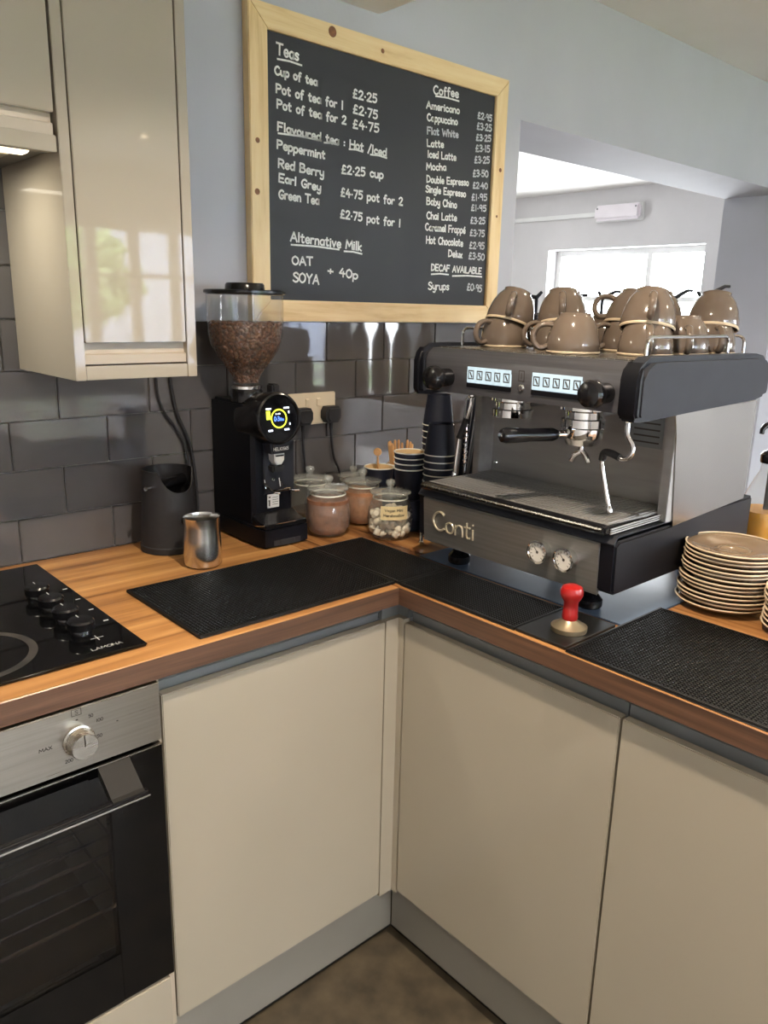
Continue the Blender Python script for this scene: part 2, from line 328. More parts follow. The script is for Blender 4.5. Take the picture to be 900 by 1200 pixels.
# single-stroke hand lettering: '!' marks straight strokes, cap height 10
GL = {
 'A': (7, '!0,0 3.5,10 7,0', '!1.2,3.5 5.8,3.5'), 'B': (6.3, '!0,0 0,10', '0,10 4,9.6 5,7.8 4,5.8 .3,5.3', '.3,5.3 5,4.8 6,2.6 4.5,.4 0,0'),
 'C': (6.3, '6,8.6 4,10 1.5,8.5 .2,5 1.5,1.2 4,0 6.2,1.5'), 'D': (6.8, '!0,0 0,10', '0,10 4,9.3 6.5,5.5 5,1.5 0,0'),
 'E': (5.6, '!5.5,10 0,10 0,0 5.5,0', '!0,5 4.5,5'), 'F': (5.6, '!5.5,10 0,10 0,0', '!0,5.3 4.5,5.3'),
 'G': (6.5, '6,8.6 4,10 1.5,8.5 .2,5 1.5,1.2 4,0 6,1.5 6.2,4.2', '!3.6,4.2 6.4,4.2'), 'H': (6, '!0,0 0,10', '!6,0 6,10', '!0,5 6,5'),
 'I': (1.6, '!.8,0 .8,10'), 'L': (5, '!0,10 0,0 5,0'), 'M': (8, '!0,0 .8,10 4,3 7.2,10 8,0'), 'N': (6.5, '!0,0 0,10 6.5,0 6.5,10'),
 'O': (7, '3.5,10 .8,8 0,5 .8,1.8 3.5,0 6.2,1.8 7,5 6.2,8 3.5,10'), 'P': (5.6, '!0,0 0,10', '0,10 4,9.6 5.6,7.5 4,5.2 0,4.8'),
 'R': (6, '!0,0 0,10', '0,10 4,9.6 5.6,7.5 4,5.2 0,4.8', '!2,5 6,0'), 'S': (5.6, '5.6,8.6 3.5,10 1,9 .6,7 3,5.3 5.5,3.5 5.2,1.2 2.8,0 0,1.4'),
 'T': (7, '!0,10 7,10', '!3.5,10 3.5,0'), 'V': (7, '!0,10 3.5,0 7,10'), 'W': (9, '!0,10 2,0 4.5,7.5 7,0 9,10'), 'X': (6, '!0,0 6,10', '!0,10 6,0'),
 'Y': (6.4, '!0,10 3.2,5 6.4,10', '!3.2,5 3.2,0'),
 'a': (4.8, '4.6,5.2 2.6,6.2 .6,4.8 .3,2.2 1.8,.1 3.8,1 4.6,4', '!4.7,6 4.7,.1'), 'b': (4.8, '!.2,10 .2,.1', '.2,4 2,6 4.2,5 4.7,3 3.6,.5 1.8,.1 .2,1.6'),
 'c': (4.3, '4.2,5 2.6,6.2 .7,5 .2,2.8 1,.7 2.6,0 4.3,1'), 'd': (4.8, '4.6,4.6 2.6,6.2 .6,4.8 .3,2.2 1.8,.1 3.8,1 4.6,3', '!4.7,10 4.7,.1'),
 'e': (4.5, '.4,3 4.3,3.3 3.8,5.4 2.3,6.2 .6,4.8 .3,2.2 1.6,.2 3.2,.1 4.4,1.2'), 'f': (3.6, '3.8,9.4 2.6,10 1.5,8.6 1.4,4 1.4,-1', '!.1,5.6 3.2,5.8'),
 'g': (4.8, '4.6,5.2 2.6,6.2 .6,4.8 .3,2.4 1.8,.4 3.8,1.2 4.6,4', '4.7,6 4.7,-1.6 3.2,-3.6 .8,-2.8'), 'h': (4.5, '!.2,10 .2,0', '.2,3.5 1.8,6 3.6,5.6 4.2,3.6 4.3,0'),
 'i': (1.2, '!.6,6 .6,0', '!.6,8.2 .6,8.7'), 'k': (4.4, '!.2,10 .2,0', '!4,6 .3,2.8 4.3,0'), 'l': (1.4, '!.6,10 .7,0'),
 'm': (7.2, '!.2,6 .2,0', '.2,4 1.6,6 3,5.6 3.5,3.6 3.5,0', '3.5,4 5,6 6.4,5.6 6.9,3.6 7,0'), 'n': (4.5, '!.2,6 .2,0', '.2,3.6 1.8,6 3.6,5.6 4.2,3.6 4.3,0'),
 'o': (4.8, '2.4,6.2 .6,5 .2,3 .9,.7 2.4,0 4,.8 4.6,3 4.1,5.2 2.4,6.2'), 'p': (4.8, '!.2,6 .2,-3.6', '.2,4 2,6.2 4.2,5.2 4.7,3 3.6,.5 1.8,.1 .2,1.6'),
 'r': (3.6, '!.2,6 .2,0', '.2,3.4 1.6,5.8 3.5,5.8'), 's': (4, '3.8,5.2 2.2,6.2 .6,5.2 1,3.8 3.2,2.6 3.6,1 2,0 .2,.8'), 't': (3.8, '1.6,9 1.5,2 2.2,.2 3.6,.6', '!0,6.2 3.6,6.4'),
 'u': (4.5, '.2,6 .3,2 1.6,.1 3.4,.6 4.3,3', '!4.3,6 4.4,0'), 'v': (4.4, '!.1,6 2.2,0 4.3,6'), 'w': (6.4, '!.1,6 1.6,0 3.2,4.6 4.8,0 6.3,6'), 'x': (4.2, '!.1,6 4.1,0', '!4.1,6 .1,0'),
 'y': (4.5, '.2,6 .4,2.6 1.8,1 3.6,1.6 4.3,4', '4.4,6 4.4,-1.6 3,-3.6 .8,-2.8'), 'é': (4.5, '.4,3 4.3,3.3 3.8,5.4 2.3,6.2 .6,4.8 .3,2.2 1.6,.2 3.2,.1 4.4,1.2', '!2,7.4 3.8,9.4'),
 '0': (5.6, '2.8,10 .6,8 .1,5 .6,2 2.8,0 5,2 5.5,5 5,8 2.8,10'), '1': (2, '!1,10 1,0'), '2': (5.4, '.4,8 2.4,10 4.6,9 4.6,6.8 2.6,3.4 .2,.2', '!.2,.2 5.4,.2'),
 '3': (5, '.4,9 2.6,10 4.4,8.6 3.8,6.2 1.8,5.4', '1.8,5.4 4.4,4.6 4.8,2.2 3,.2 .2,.8'), '4': (5.6, '!3,10 .2,4 5.6,4', '!3.9,6.6 3.9,0'), '5': (5, '!4.8,10 1,10 .6,5.6', '.6,5.6 3.2,6.2 4.8,4 4,1 2,.1 .2,.8'),
 '6': (5, '4,10 1.4,7.4 .2,3.4 1.4,.4 3.6,.3 4.8,2.4 3.8,5 1.6,5 .4,3'), '7': (5, '!.2,10 5,10 1.8,0'), '8': (5, '2.5,10 .6,8.4 1.2,6.2 3.8,4.4 4.8,2 2.5,0 .3,2 1.2,4.4 3.8,6.2 4.4,8.4 2.5,10'), '9': (4.8, '4.4,8.4 2.6,10 .6,8.4 .8,5.8 2.8,5 4.4,6.8 4.6,9', '!4.6,9 4.2,0'),
 '£': (5, '4.4,8.8 2.8,10 1.6,8.4 1.6,4 .2,.2', '!.2,.2 4.8,.2', '!.3,4.8 3.8,4.8'), '.': (1.6, '!.8,3.6 .8,4.2'), ':': (1.6, '!.8,.8 .8,1.4', '!.8,4.6 .8,5.2'), '/': (4, '!0,-1.5 4,10.5'), '+': (5, '!2.5,2 2.5,7', '!0,4.5 5,4.5'), ' ': (3.6,),
 '-': (3, '!0,4 3,4'),
}
def letter(mb, text, p0, p1, cap, w, mk, jit=0.0, mi=0, gap=1.5):
    """write text from p0 to p1 (baseline ends, plane coordinates) with given cap height"""
    tot = sum(GL[c][0] + gap for c in text) - gap
    L = math.hypot(p1[0] - p0[0], p1[1] - p0[1]); dx, dy = (p1[0] - p0[0]) / L, (p1[1] - p0[1]) / L
    sx = L / tot; sy = cap / 10.0; u = 0.0
    for c in text:
        g = GL[c]; j = random.uniform(-jit, jit)
        for st in g[1:]:
            sharp = st[0] == '!'; pts = [tuple(float(q) for q in a.split(',')) for a in st.lstrip('!').split()]
            if not sharp and len(pts) > 2: pts = [(v.x, v.y) for v in spline([Vector((a, b, 0)) for a, b in pts], 4)]
            q = [((u + a) * sx, (b + j) * sy) for a, b in pts]
            if sharp and len(q) > 2:
                for a, b in zip(q, q[1:]): mb.ribbon([(p0[0] + dx * a[0] - dy * a[1], p0[1] + dy * a[0] + dx * a[1]), (p0[0] + dx * b[0] - dy * b[1], p0[1] + dy * b[0] + dx * b[1])], w, mk, mi)
            else: mb.ribbon([(p0[0] + dx * a - dy * b, p0[1] + dy * a + dx * b) for a, b in q], w, mk, mi)
        u += g[0] + gap
    return mb

H, D = 0.889, 0.610
# ------------------------------------------------------------------ the setting
XL, XR, YF, YB = -1.9, 4.2, -4.2, 4.2
WZ = 1.388                        # tile top
struct(MB().box(XL - .2, XR + .2, YF - .2, YB + .2, -0.1, 0).build('floor', M['floor'], angle=0))
b = MB().box(0.45, XR + .12, YF - .12, D - .0005, HIGH, HIGH + .1); struct(b.build('ceiling', M['ceil'], angle=0))
b = MB().box(XL - .12, 0.449, YF - .12, D - .0005, LOW, HIGH + .1); struct(b.build('ceiling_low', M['ceil'], angle=0))
b = MB().box(XL - .12, XR + .12, .9195, YB + .12, FARC, FARC + .1); struct(b.build('ceiling_far', M['ceil'], angle=0))
# back wall with the wide opening (x 1.03..3.017, up to 1.988), 0.31 m thick
OX0, OX1, OZ, Y2 = 1.0297, 3.017, 1.988, 0.919
b = MB()
b.box(XL - .12, OX0, D, Y2, 0, HIGH + .1); b.box(OX1, XR + .12, D, Y2, 0, HIGH + .1); b.box(OX0, OX1, D, Y2, OZ, HIGH + .1)
wb = struct(b.build('wall_back', M['wall'], angle=0))
struct(MB().box(XL - .12, XL, YF - .12, D, 0, HIGH).build('wall_left', M['farwall'], angle=0))
def wall_with_window(name, axis, at, thick, a0, a1, z1, w0, w1, wz0, wz1, m, door=None):
    b = MB()
    def bx(p0, p1, q0, q1):
        if axis == 'y': b.box(p0, p1, min(at, at + thick), max(at, at + thick), q0, q1)
        else: b.box(min(at, at + thick), max(at, at + thick), p0, p1, q0, q1)
    bx(a0, w0, 0, z1)
    if door: bx(w1, door[0], 0, z1); bx(door[0], door[1], door[2], z1); bx(door[1], a1, 0, z1)
    else: bx(w1, a1, 0, z1)
    bx(w0, w1, 0, wz0); bx(w0, w1, wz1, z1)
    return struct(b.build(name, m, angle=0))
def window(name, axis, at, w0, w1, z0, z1, bars, transoms, t=0.05):
    f = MB()
    def bx(p0, p1, q0, q1, d=0.03):
        if axis == 'y': f.box(p0, p1, at - d, at + d, q0, q1, .004)
        else: f.box(at - d, at + d, p0, p1, q0, q1, .004)
    bx(w0, w0 + t, z0, z1); bx(w1 - t, w1, z0, z1); bx(w0 + t, w1 - t, z0, z0 + t); bx(w0 + t, w1 - t, z1 - t, z1)
    for x, ww in bars: bx(x - ww / 2, x + ww / 2, z0 + t, z1 - t, .022)
    for z, ww in transoms: bx(w0 + t, w1 - t, z - ww / 2, z + ww / 2, .018)
    o = struct(f.build(name, M['white']))
    g = MB()
    if axis == 'y': g.box(w0 + t * .6, w1 - t * .6, at - .003, at + .003, z0 + t * .6, z1 - t * .6)
    else: g.box(at - .003, at + .003, w0 + t * .6, w1 - t * .6, z0 + t * .6, z1 - t * .6)
    g.build('pane', M['pane'], o, angle=0)
    return o
# wall behind the camera: its window shows as the reflection in the glossy cabinet door
wall_with_window('wall_front', 'y', YF, -.12, XL - .12, XR + .12, HIGH, -0.9, 3.3, 0.90, 1.99, M['farwall'], (3.45, 4.1, 2.06))
window('window_1', 'y', YF - .06, -0.9, 3.3, 0.90, 1.99, [(-.2, .05), (0.5, .05), (0.95, .08), (1.40, .085), (1.73, .085), (2.06, .085), (2.4, .08), (2.85, .05)], [(1.62, .03)])  # unseen left part is an extension, added for more daylight in the kitchen
window('door_1', 'y', YF - .06, 3.46, 4.09, .006, 2.05, [], [(.75, .09)], .07)
wall_with_window('wall_right', 'x', XR, .12, YF, D, HIGH, -4.1, -3.3, 0.5, 2.0, M['wall'])
window('window_2', 'x', XR + .06, -4.1, -3.3, 0.5, 2.0, [], [])
wall_with_window('wall_right_far', 'x', XR, .2, Y2, YB, FARC, 1.593, 2.863, 1.0, 1.887, M['farwall'])
window('window_3', 'x', XR + .14, 1.593, 2.863, 1.0, 1.887, [(2.06, .045)], [(1.53, .035)], .045)
wall_with_window('wall_back_far', 'y', YB, .12, XL - .12, XR + .2, FARC, 1.9, 2.6, 1.1, 1.8, M['farwall'])
window('added_window_4', 'y', YB + .06, 1.9, 2.6, 1.1, 1.8, [], [])  # unseen window, added to brighten the far room
struct(MB().box(XL - .12, XL, Y2, YB, 0, FARC).build('wall_left_far', M['farwall'], angle=0))
# outside, seen only as a reflection
struct(MB().box(-14, 16, -26, YF - .3, -0.35, -0.3).build('ground_lawn', M['grass'], angle=0))
hs = MB().prism([(-3, -.3), (16, -.3), (16, 3.6), (6.5, 6.2), (-3, 3.6)], 'y', -19, -24)
tag(hs.build('neighbouring_house', M['brick'], angle=0), 'grey blue house across the lawn, mirrored in the tall cabinet door', 'building')
lf = MB()
for i in range(900):
    th, ph, rr = random.uniform(0, 2 * PI), math.acos(random.uniform(-1, 1)), random.uniform(.6, 1)
    p = Vector((2.7 + 1.5 * rr * math.sin(ph) * math.cos(th), -9.5 + 1.2 * rr * math.sin(ph) * math.sin(th), 1.75 + .75 * rr * math.cos(ph)))
    a = Vector((random.gauss(0, 1), random.gauss(0, 1), random.gauss(0, 1))).normalized() * .16; q = a.orthogonal().normalized() * .09
    lf.face([p - a, p + q, p + a, p - q])
lawn = struct(MB().box(-10, 14, -18, -8, -.3, -.28).build('ground_verge', mat('verge_grass', (112, 126, 94), 0.9, var=0.2, vscale=4), angle=0))
bush = thing('garden_tree', 'round green tree on the lawn, mirrored in the tall cabinet door', 'tree', (2.7, -9.5, -.28))
lf.build('foliage', M['leaf'], bush, angle=0, recalc=False)
MB().tube([(2.7, -9.5, -.3), (2.72, -9.5, .6), (2.68, -9.5, 1.4)], [.09, .06], 10).build('trunk', M['stick'], bush)

# tiled splashback (grout bed + bevelled tiles), hand-set brick bond
ZB, TH, TW, XK = H - 0.0067, 0.101, 0.2009, -0.4238
gb = MB(); gb.box(-1.85, OX0 - .002, D - .0045, D - .0002, H + .001, WZ - .002); gb.box(-1.85, -.27, D - .0045, D - .0002, WZ - .002, ZB + TH * 9)
tb = gb.build('tile_grout', M['grout'], wb, angle=0)
ts = MB(); g = .0013
for row in range(9):
    z0, z1 = max(ZB + row * TH + g, H + .001), ZB + (row + 1) * TH - g
    off = 0 if row % 2 == 1 else -TW / 2
    for k in range(-8, 9):
        x0, x1 = XK + off + k * TW + g, XK + off + (k + 1) * TW - g
        xe = OX0 - .003 if row < 5 else -.272
        if x0 > xe - .02 or x1 < -1.85: continue
        ts.box(max(x0, -1.85), min(x1, xe), D - .0115, D - .0045, z0, z1, .0016, 0, 2)
ts.build('wall_tiling', M['tile'], wb, angle=50)

# downlights: fitting + lens + its own light
def downlight(x, y, z, p, lab):
    t = thing('ceiling_downlight', lab, 'downlight', (x, y, z), 'recessed ceiling downlights')
    MB().lathe([(.030, -.001), (.044, -.001), (.045, -.006), (.036, -.009), (.030, -.004)], (x, y, z), 28).build('bezel', M['white'], t)
    MB().lathe([(0, -.002), (.0305, -.002)], (x, y, z), 24).build('lens', M['lamp'], t, angle=0)
    o = area('downlight_beam', (x, y, z - .012), (0, 0, 0), .042, .042, p, WARM, 'DISK', spread=2.3)
for (x, y, z, p), lab in zip(LIGHTS + FARL, ['round recessed downlight in the low ceiling over the corner worktop', 'round recessed downlight in the low ceiling by the left wall', 'round recessed downlight in the middle of the low ceiling', 'round recessed downlight in the low ceiling at its far left end',
        'round downlight by the long window, mirrored as a bright dot in the tall cabinet', 'round downlight over the customer side of the coffee counter', 'round downlight nearest the right hand window', 'round downlight in the corner of the two cafe windows', 'round downlight in front of the wide wall opening',
        'round downlight in the far room near its side window', 'round downlight in the far room near its added end window']):
    downlight(x, y, z, p, lab)

# far room: emergency light with its conduit
t = thing('emergency_light', 'white emergency bulkhead light on the far wall above the window', 'light', (XR, 2.255, 2.12))
MB().box(XR - .018, XR - .0005, 2.062, 2.448, 2.062, 2.180, .006).build('back_tray', M['white'], t)
MB().box(XR - .065, XR - .018, 2.070, 2.440, 2.068, 2.174, .018, 0, 4).build('diffuser', M['emerg'], t)
for y in (2.10, 2.41): MB().lathe([(0, .003), (.006, .002), (.007, 0)], mat4=axis_m((XR - .0655, y, 2.15), (-1, 0, 0)), seg=12).build('screw', M['channel'], t)
cd = MB().box(XR - .022, XR - .0005, 2.449, YB - .01, 2.105, 2.135, .003).build('cable_trunking', M['white']); tag(cd, 'white cable trunking on the far wall beside the emergency light', 'conduit')
# ------------------------------------------------------------------ worktop (one L-shaped slab, wood grain turned on the right run)
WT = H - .037
wt = MB()
wt.box(-1.88, -.0005, .0015, D - .0125, WT, H, .0015, 0, 1)
wtop = thing('worktop', 'long oak effect worktop turning the corner under the coffee machine', 'worktop', (0, .3, WT))
wt.build('worktop_run', M['woodx'], wtop)
MB().box(-1.88, -.0005, 0, .0015, WT + .001, H - .001).build('edge_strip', M['edgex'], wtop, angle=0)
MB().box(.0015, 1.0, -2.3, D - .0125, WT, H, .0015, 0, 1).build('worktop_run', M['woody'], wtop)
MB().box(0, .0015, -2.3, .0015, WT + .001, H - .001).build('edge_strip', M['edgey'], wtop, angle=0)

# ------------------------------------------------------------------ base cabinets
def handle_rail_x(x0, x1, root):   # recessed grey finger channel under the worktop, left run
    MB().prism([(.027, WT - .0005), (.034, WT - .0005), (.05, .83), (.05, .80), (.043, .80), (.043, .826), (.027, WT - .012)], 'x', x0, x1).build('finger_channel', M['channel'], root, angle=0)
def handle_rail_y(y0, y1, root):
    MB().prism([(.027, WT - .0005), (.034, WT - .0005), (.05, .83), (.05, .80), (.043, .80), (.043, .826), (.027, WT - .012)], 'y', y0, y1).build('finger_channel', M['channel'], root, angle=0)
t = thing('base_cabinet', 'gloss cashmere base cabinet between the oven and the inner corner', 'cabinet', (-.26, .3, .155))
MB().box(-.503, -.018, .052, D - .02, .157, WT - .001).build('carcass', M['cabin'], t, angle=0)
MB().box(-.502, -.0165, .02, .0395, .166, .812, .0016).build('door', M['cab'], t)
handle_rail_x(-.503, -.0165, t)
t = thing('corner_post', 'narrow cashmere filler post in the inner corner of the base units', 'filler panel', (.02, .02, .157))
MB().prism([(-.0145, .02), (.02, .02), (.02, .0055), (.039, .0055), (.039, .039), (-.0145, .039)], 'z', .157, WT - .038).build('post', M['cab'], t, angle=0)
MB().prism([(-.016, .032), (.032, .032), (.032, .004), (.05, .004), (.05, .05), (-.016, .05)], 'z', WT - .0375, WT - .001).build('finger_channel', M['channel'], t, angle=0)
ys = [(.003, -.494), (-.4965, -.994), (-.9965, -1.494)]
for (a, b_), lab in zip(ys, ['gloss cashmere base cabinet right of the inner corner, below the coffee machine', 'gloss cashmere base cabinet at the right edge, below the saucers and bar mat', 'gloss cashmere base cabinet at the near end of the coffee counter']):
    t = thing('base_cabinet', lab, 'cabinet', (.3, (a + b_) / 2, .155))
    MB().box(.052, .62, b_, a, .157, WT - .001).build('carcass', M['cabin'], t, angle=0)
    MB().box(.02, .0395, b_ + .001, a - .001, .166, .808, .0016).build('door', M['cab'], t)
    handle_rail_y(b_, a, t)
pl_ = MB().box(-1.88, .06, .06, .078, .013, .155, .001).build('plinth', M['plinth']); MB().box(-1.88, .066, .066, .076, .0005, .013).build('gap_shadow_strip', M['rubber'], pl_, angle=0)  # black strip added below stands for the shadow in the floor gap
tag(pl_, 'long grey kickboard under the oven and left hand cabinets', 'plinth')
pl_ = MB().box(.06, .078, -2.3, .0585, .013, .155, .001).build('plinth', M['plinth']); MB().box(.066, .076, -2.3, .065, .0005, .013).build('gap_shadow_strip', M['rubber'], pl_, angle=0)  # same added black strip as gap shadow, right run
tag(pl_, 'grey kickboard under the coffee counter cabinets on the right', 'plinth')
tag(MB().box(.64, .66, -2.3, D - .02, .002, WT - .001).build('counter_back_panel', M['cab'], angle=0), 'tall panel closing the back of the coffee counter', 'panel')

# ------------------------------------------------------------------ oven in its housing
t = thing('oven_housing', 'cashmere housing unit that frames the built-in oven', 'cabinet', (-.81, .3, .157))
for x in (-1.13, -.511): MB().box(x - .009, x + .006, .022, D - .02, .157, WT - .001).build('side_panel', M['cabin'], t, angle=0)
MB().box(-1.118, -.5215, .001, .0195, .166, .285, .0016).build('base_panel', M['cab'], t)
MB().box(-1.118, -.5215, .022, D - .02, .27, .285).build('shelf', M['cabin'], t, angle=0)
ov = thing('built_in_oven', 'stainless and black glass oven under the hob', 'oven', (-.81, .3, .29))
OX = (-1.112, -.5145)
MB().box(OX[0], OX[1], .0, .02, .7475, .8475, .0015).build('control_panel', M['ovensteel'], ov)
cv = MB(); x0, x1, y0, y1, z0, z1 = -1.05, -.57, .03, .5, .33, .71
cv.face([(x0, y1, z0), (x1, y1, z0), (x1, y1, z1), (x0, y1, z1)]); cv.face([(x0, y0, z0), (x1, y0, z0), (x1, y1, z0), (x0, y1, z0)]); cv.face([(x0, y0, z1), (x0, y1, z1), (x1, y1, z1), (x1, y0, z1)])
cv.face([(x0, y0, z0), (x0, y1, z0), (x0, y1, z1), (x0, y0, z1)]); cv.face([(x1, y0, z0), (x1, y0, z1), (x1, y1, z1), (x1, y1, z0)])
cv.build('cavity', M['soil'], ov, angle=0)
dr = MB(); dx0, dx1, dz0, dz1 = OX[0], OX[1] + .0005, .290, .7395
wx0, wx1, wz0, wz1 = -1.02, -.605, .385, .672
dr.box(dx0, wx0, 0.002, .024, dz0, dz1, .001); dr.box(wx1, dx1, 0.002, .024, dz0, dz1, .001); dr.box(wx0, wx1, 0.002, .024, dz0, wz0); dr.box(wx0, wx1, 0.002, .024, wz1, dz1)
door = dr.build('door', M['bglass'], ov)
MB().box(wx0, wx1, .004, .009, wz0, wz1).build('door_window', M['ovenglass'], door, angle=0)
MB().box(dx0, dx1, -.0005, .003, dz1 - .0005, dz1 + .0016).build('edge_trim', M['steel'], door, angle=0)
hd = MB().box(-1.062, -.563, -.052, -.040, .694, .704, .003, 0, 3)
hdl = hd.build('handle', M['black'], door)
MB().box(-1.062, -.563, -.0532, -.0516, .6935, .6965).build('handle_trim', M['chrome'], hdl, angle=0)
for xa, xb in ((-1.055, -1.005), (-.620, -.570)):
    MB().prism([(.002, .7385), (.002, .722), (-.040, .694), (-.0515, .694), (-.0515, .704), (-.044, .706)], 'x', xa, xb).build('handle_bracket', M['bracket'], door, angle=0)
for z in (.44, .545):
    rk = MB()
    for x in (-1.045, -.575): rk.tube([(x, .04, z), (x, .49, z)], .003, 6)
    for i in range(11): rk.tube([(-1.045, .05 + i * .043, z), (-.575, .05 + i * .043, z)], .0022 if i else .0035, 6)
    tag(rk.build('oven_rack', M['chrome']), ['wire rack inside the oven, the lower one', 'wire rack inside the oven, the upper one'][int(z > .5)], 'rack', 'wire racks inside the oven')
kb = MB().lathe([(.0235, 0), (.0235, .004), (.021, .005), (.0205, .024), (.019, .0265), (0, .0265)], mat4=axis_m((-.6455, -.0005, .796), (0, -1, 0)), seg=48)
kb.box(-.6459, -.6451, -.0285, -.0262, .797, .8155, 0, 1); kb.build('knob', [M['steel'], M['markd']], ov)
mk = lambda u, v: (u, -.0004, v)
for tx_, xa, xb, zz in (('MAX', -.702, -.684, .796), ('50', -.628, -.6215, .826), ('100', -.617, -.607, .815), ('150', -.62, -.61, .789), ('200', -.667, -.656, .765), ('250', -.648, -.637, .765)): letter(MB(), tx_, (xa, zz), (xb, zz), .005, .0011, mk).build('dial_number', M['markd'], ov, angle=0, recalc=False)
wr = MB()
for q in ([(-.6525, .836), (-.6385, .836)], [(-.6525, .846), (-.6385, .846)], [(-.6525, .836), (-.6525, .846)], [(-.6385, .836), (-.6385, .846)]): wr.ribbon(q, .0009, mk)
letter(wr, 'S', (-.6475, .838), (-.6435, .838), .006, .0009, mk); wr.build('oven_symbol', M['markd'], ov, angle=0, recalc=False)
MB().ribbon([(-.586, .806), (-.5845, .806)], .0018, mk).build('indicator_hole', M['markd'], ov, angle=0, recalc=False)
wr = MB(); wr.ribbon([(-.6465, .829), (-.6445, .829)], .002, mk)
wr.build('dial_dot', M['markd'], ov, angle=0, recalc=False)

# ------------------------------------------------------------------ hob
hb = thing('electric_hob', 'black glass hob with four knobs set in the worktop', 'hob', (-.79, .3, H))
MB().box(-1.088, -.5065, .0505, .560, H + .0003, H + .0065, .0022, 0, 3).build('glass_top', M['bglass'], hb)
def ring(mb, c, r, w, z, mi=0, seg=64):
    for i in range(seg):
        a, b_ = 2 * PI * i / seg, 2 * PI * (i + 1) / seg
        mb.face([(c[0] + rr * math.cos(q), c[1] + rr * math.sin(q), z) for rr, q in ((r - w, a), (r, a), (r, b_), (r - w, b_))], mi)
for c_, r_ in (((-.742, .166), .098), ((-.735, .43), .078), ((-.96, .17), .078), ((-.96, .43), .098)):
    zb = MB(); ring(zb, c_, r_, .013, H + .0069); zb.build('cooking_zone', M['zone'], hb, angle=0)
for y in (.352, .282, .215, .147):
    k = MB().lathe([(.017, .0066), (.017, .015), (.0165, .016), (.021, .018), (.0215, .030), (.019, .0335), (0, .0345)], (-.576, y, H), 40)
    kn = k.build('knob', M['black'], hb)
    MB().box(-.5765, -.5755, y + .008, y + .019, H + .0338, H + .0345).build('pointer', M['mark'], kn, angle=0)
wr = MB(); mk = lambda u, v: (u, v, H + .0069)
for x, y in ((-.519, .374), (-.520, .307), (-.521, .244), (-.521, .180)): wr.ribbon([(x - .003, y), (x + .003, y)], .0035, mk)
wr.ribbon([(-.572, .118), (-.552, .118)], .0014, mk); wr.ribbon([(-.562, .108), (-.562, .128)], .0014, mk)
letter(wr, 'LAMONA', (-.587, .073), (-.538, .073), .0085, .0009, mk)
wr.build('printed_marks', M['mark'], hb, angle=0, recalc=False)

# ------------------------------------------------------------------ wall units and cooker hood
wc = thing('wall_cabinet', 'tall narrow gloss cashmere wall cabinet with inset door', 'cabinet', (-.378, .45, 1.291))
CT = 2.06
MB().box(-.494, -.476, .303, D - .0125, 1.291, CT, .001).build('side_panel', M['cab'], wc)
MB().box(-.281, -.262, .303, D - .0125, 1.291, CT, .001).build('side_panel', M['cab'], wc)
MB().box(-.4755, -.2815, .33, D - .0125, 1.32, CT - .002).build('carcass', M['cabin'], wc, angle=0)
MB().box(-.4735, -.2835, .303, .322, 1.3555, CT - .004, .0012).build('door', M['cab'], wc)
MB().prism([(.318, 1.3545), (.329, 1.3545), (.329, 1.3185), (.309, 1.3185), (.309, 1.3345), (.316, 1.3365)], 'x', -.4755, -.2815).build('finger_channel', M['cabin'], wc, angle=0)
MB().box(-.4755, -.2815, .304, .325, 1.2915, 1.3155, .001).build('pelmet', M['cab'], wc)
hu = thing('hood_cabinet', 'gloss cashmere cabinet over the hob with the cooker hood below it', 'cabinet', (-.8, .45, 1.66))
MB().box(-1.094, -.4975, .33, D - .0125, 1.72, CT).build('carcass', M['cabin'], hu, angle=0)
MB().box(-1.092, -.4985, .303, .322, 1.7145, CT - .004, .0012).build('door', M['cab'], hu)
MB().prism([(.318, 1.7185), (.329, 1.7185), (.329, 1.6815), (.309, 1.6815), (.309, 1.6985), (.316, 1.7005)], 'x', -1.09, -.4995).build('finger_channel', M['cabin'], hu, angle=0)
hood = thing('cooker_hood', 'slim integrated cooker hood with a lit underside over the hob', 'cooker hood', (-.8, .45, 1.66))
MB().box(-1.092, -.4975, .303, .322, 1.6555, 1.6805, .001).build('front_panel', M['cab'], hood)
MB().box(-1.09, -.4985, .3225, D - .015, 1.6615, 1.68).build('body', M['hoodbody'], hood, angle=0)
MB().box(-1.05, -.545, .39, D - .05, 1.656, 1.661).build('grease_filter', M['tissue'], hood, angle=0)
MB().box(-.62, -.53, .335, .368, 1.654, 1.661, .002).build('light_cover', M['hoodlens'], hood)
area('hood_light', (-.76, .42, 1.652), (0, 0, 0), .34, .06, HOODW, (1, .92, .76), 'RECTANGLE', spread=PI)

# ------------------------------------------------------------------ chalkboard menu
BY = .583
cb = thing('chalkboard_menu', 'large pine framed chalkboard with handwritten drinks prices on the wall', 'menu board', (.49, .6, 1.388))
fx0, fx1, fz0, fz1, fw = .0456, .935, 1.388, 2.0755, .051
for nm, poly, m in (('frame_rail', [(fx0, fz0), (fx1, fz0), (fx1 - fw, fz0 + fw), (fx0 + fw, fz0 + fw)], 'pine'), ('frame_rail', [(fx0, fz1), (fx0 + fw, fz1 - fw), (fx1 - fw, fz1 - fw), (fx1, fz1)], 'pine'),
                    ('frame_stile', [(fx0, fz0), (fx0 + fw, fz0 + fw), (fx0 + fw, fz1 - fw), (fx0, fz1)], 'piney'), ('frame_stile', [(fx1, fz0), (fx1, fz1), (fx1 - fw, fz1 - fw), (fx1 - fw, fz0 + fw)], 'piney')):
    MB().prism(poly, 'y', BY, D - .0005, bev=.002).build(nm, M[m], cb)
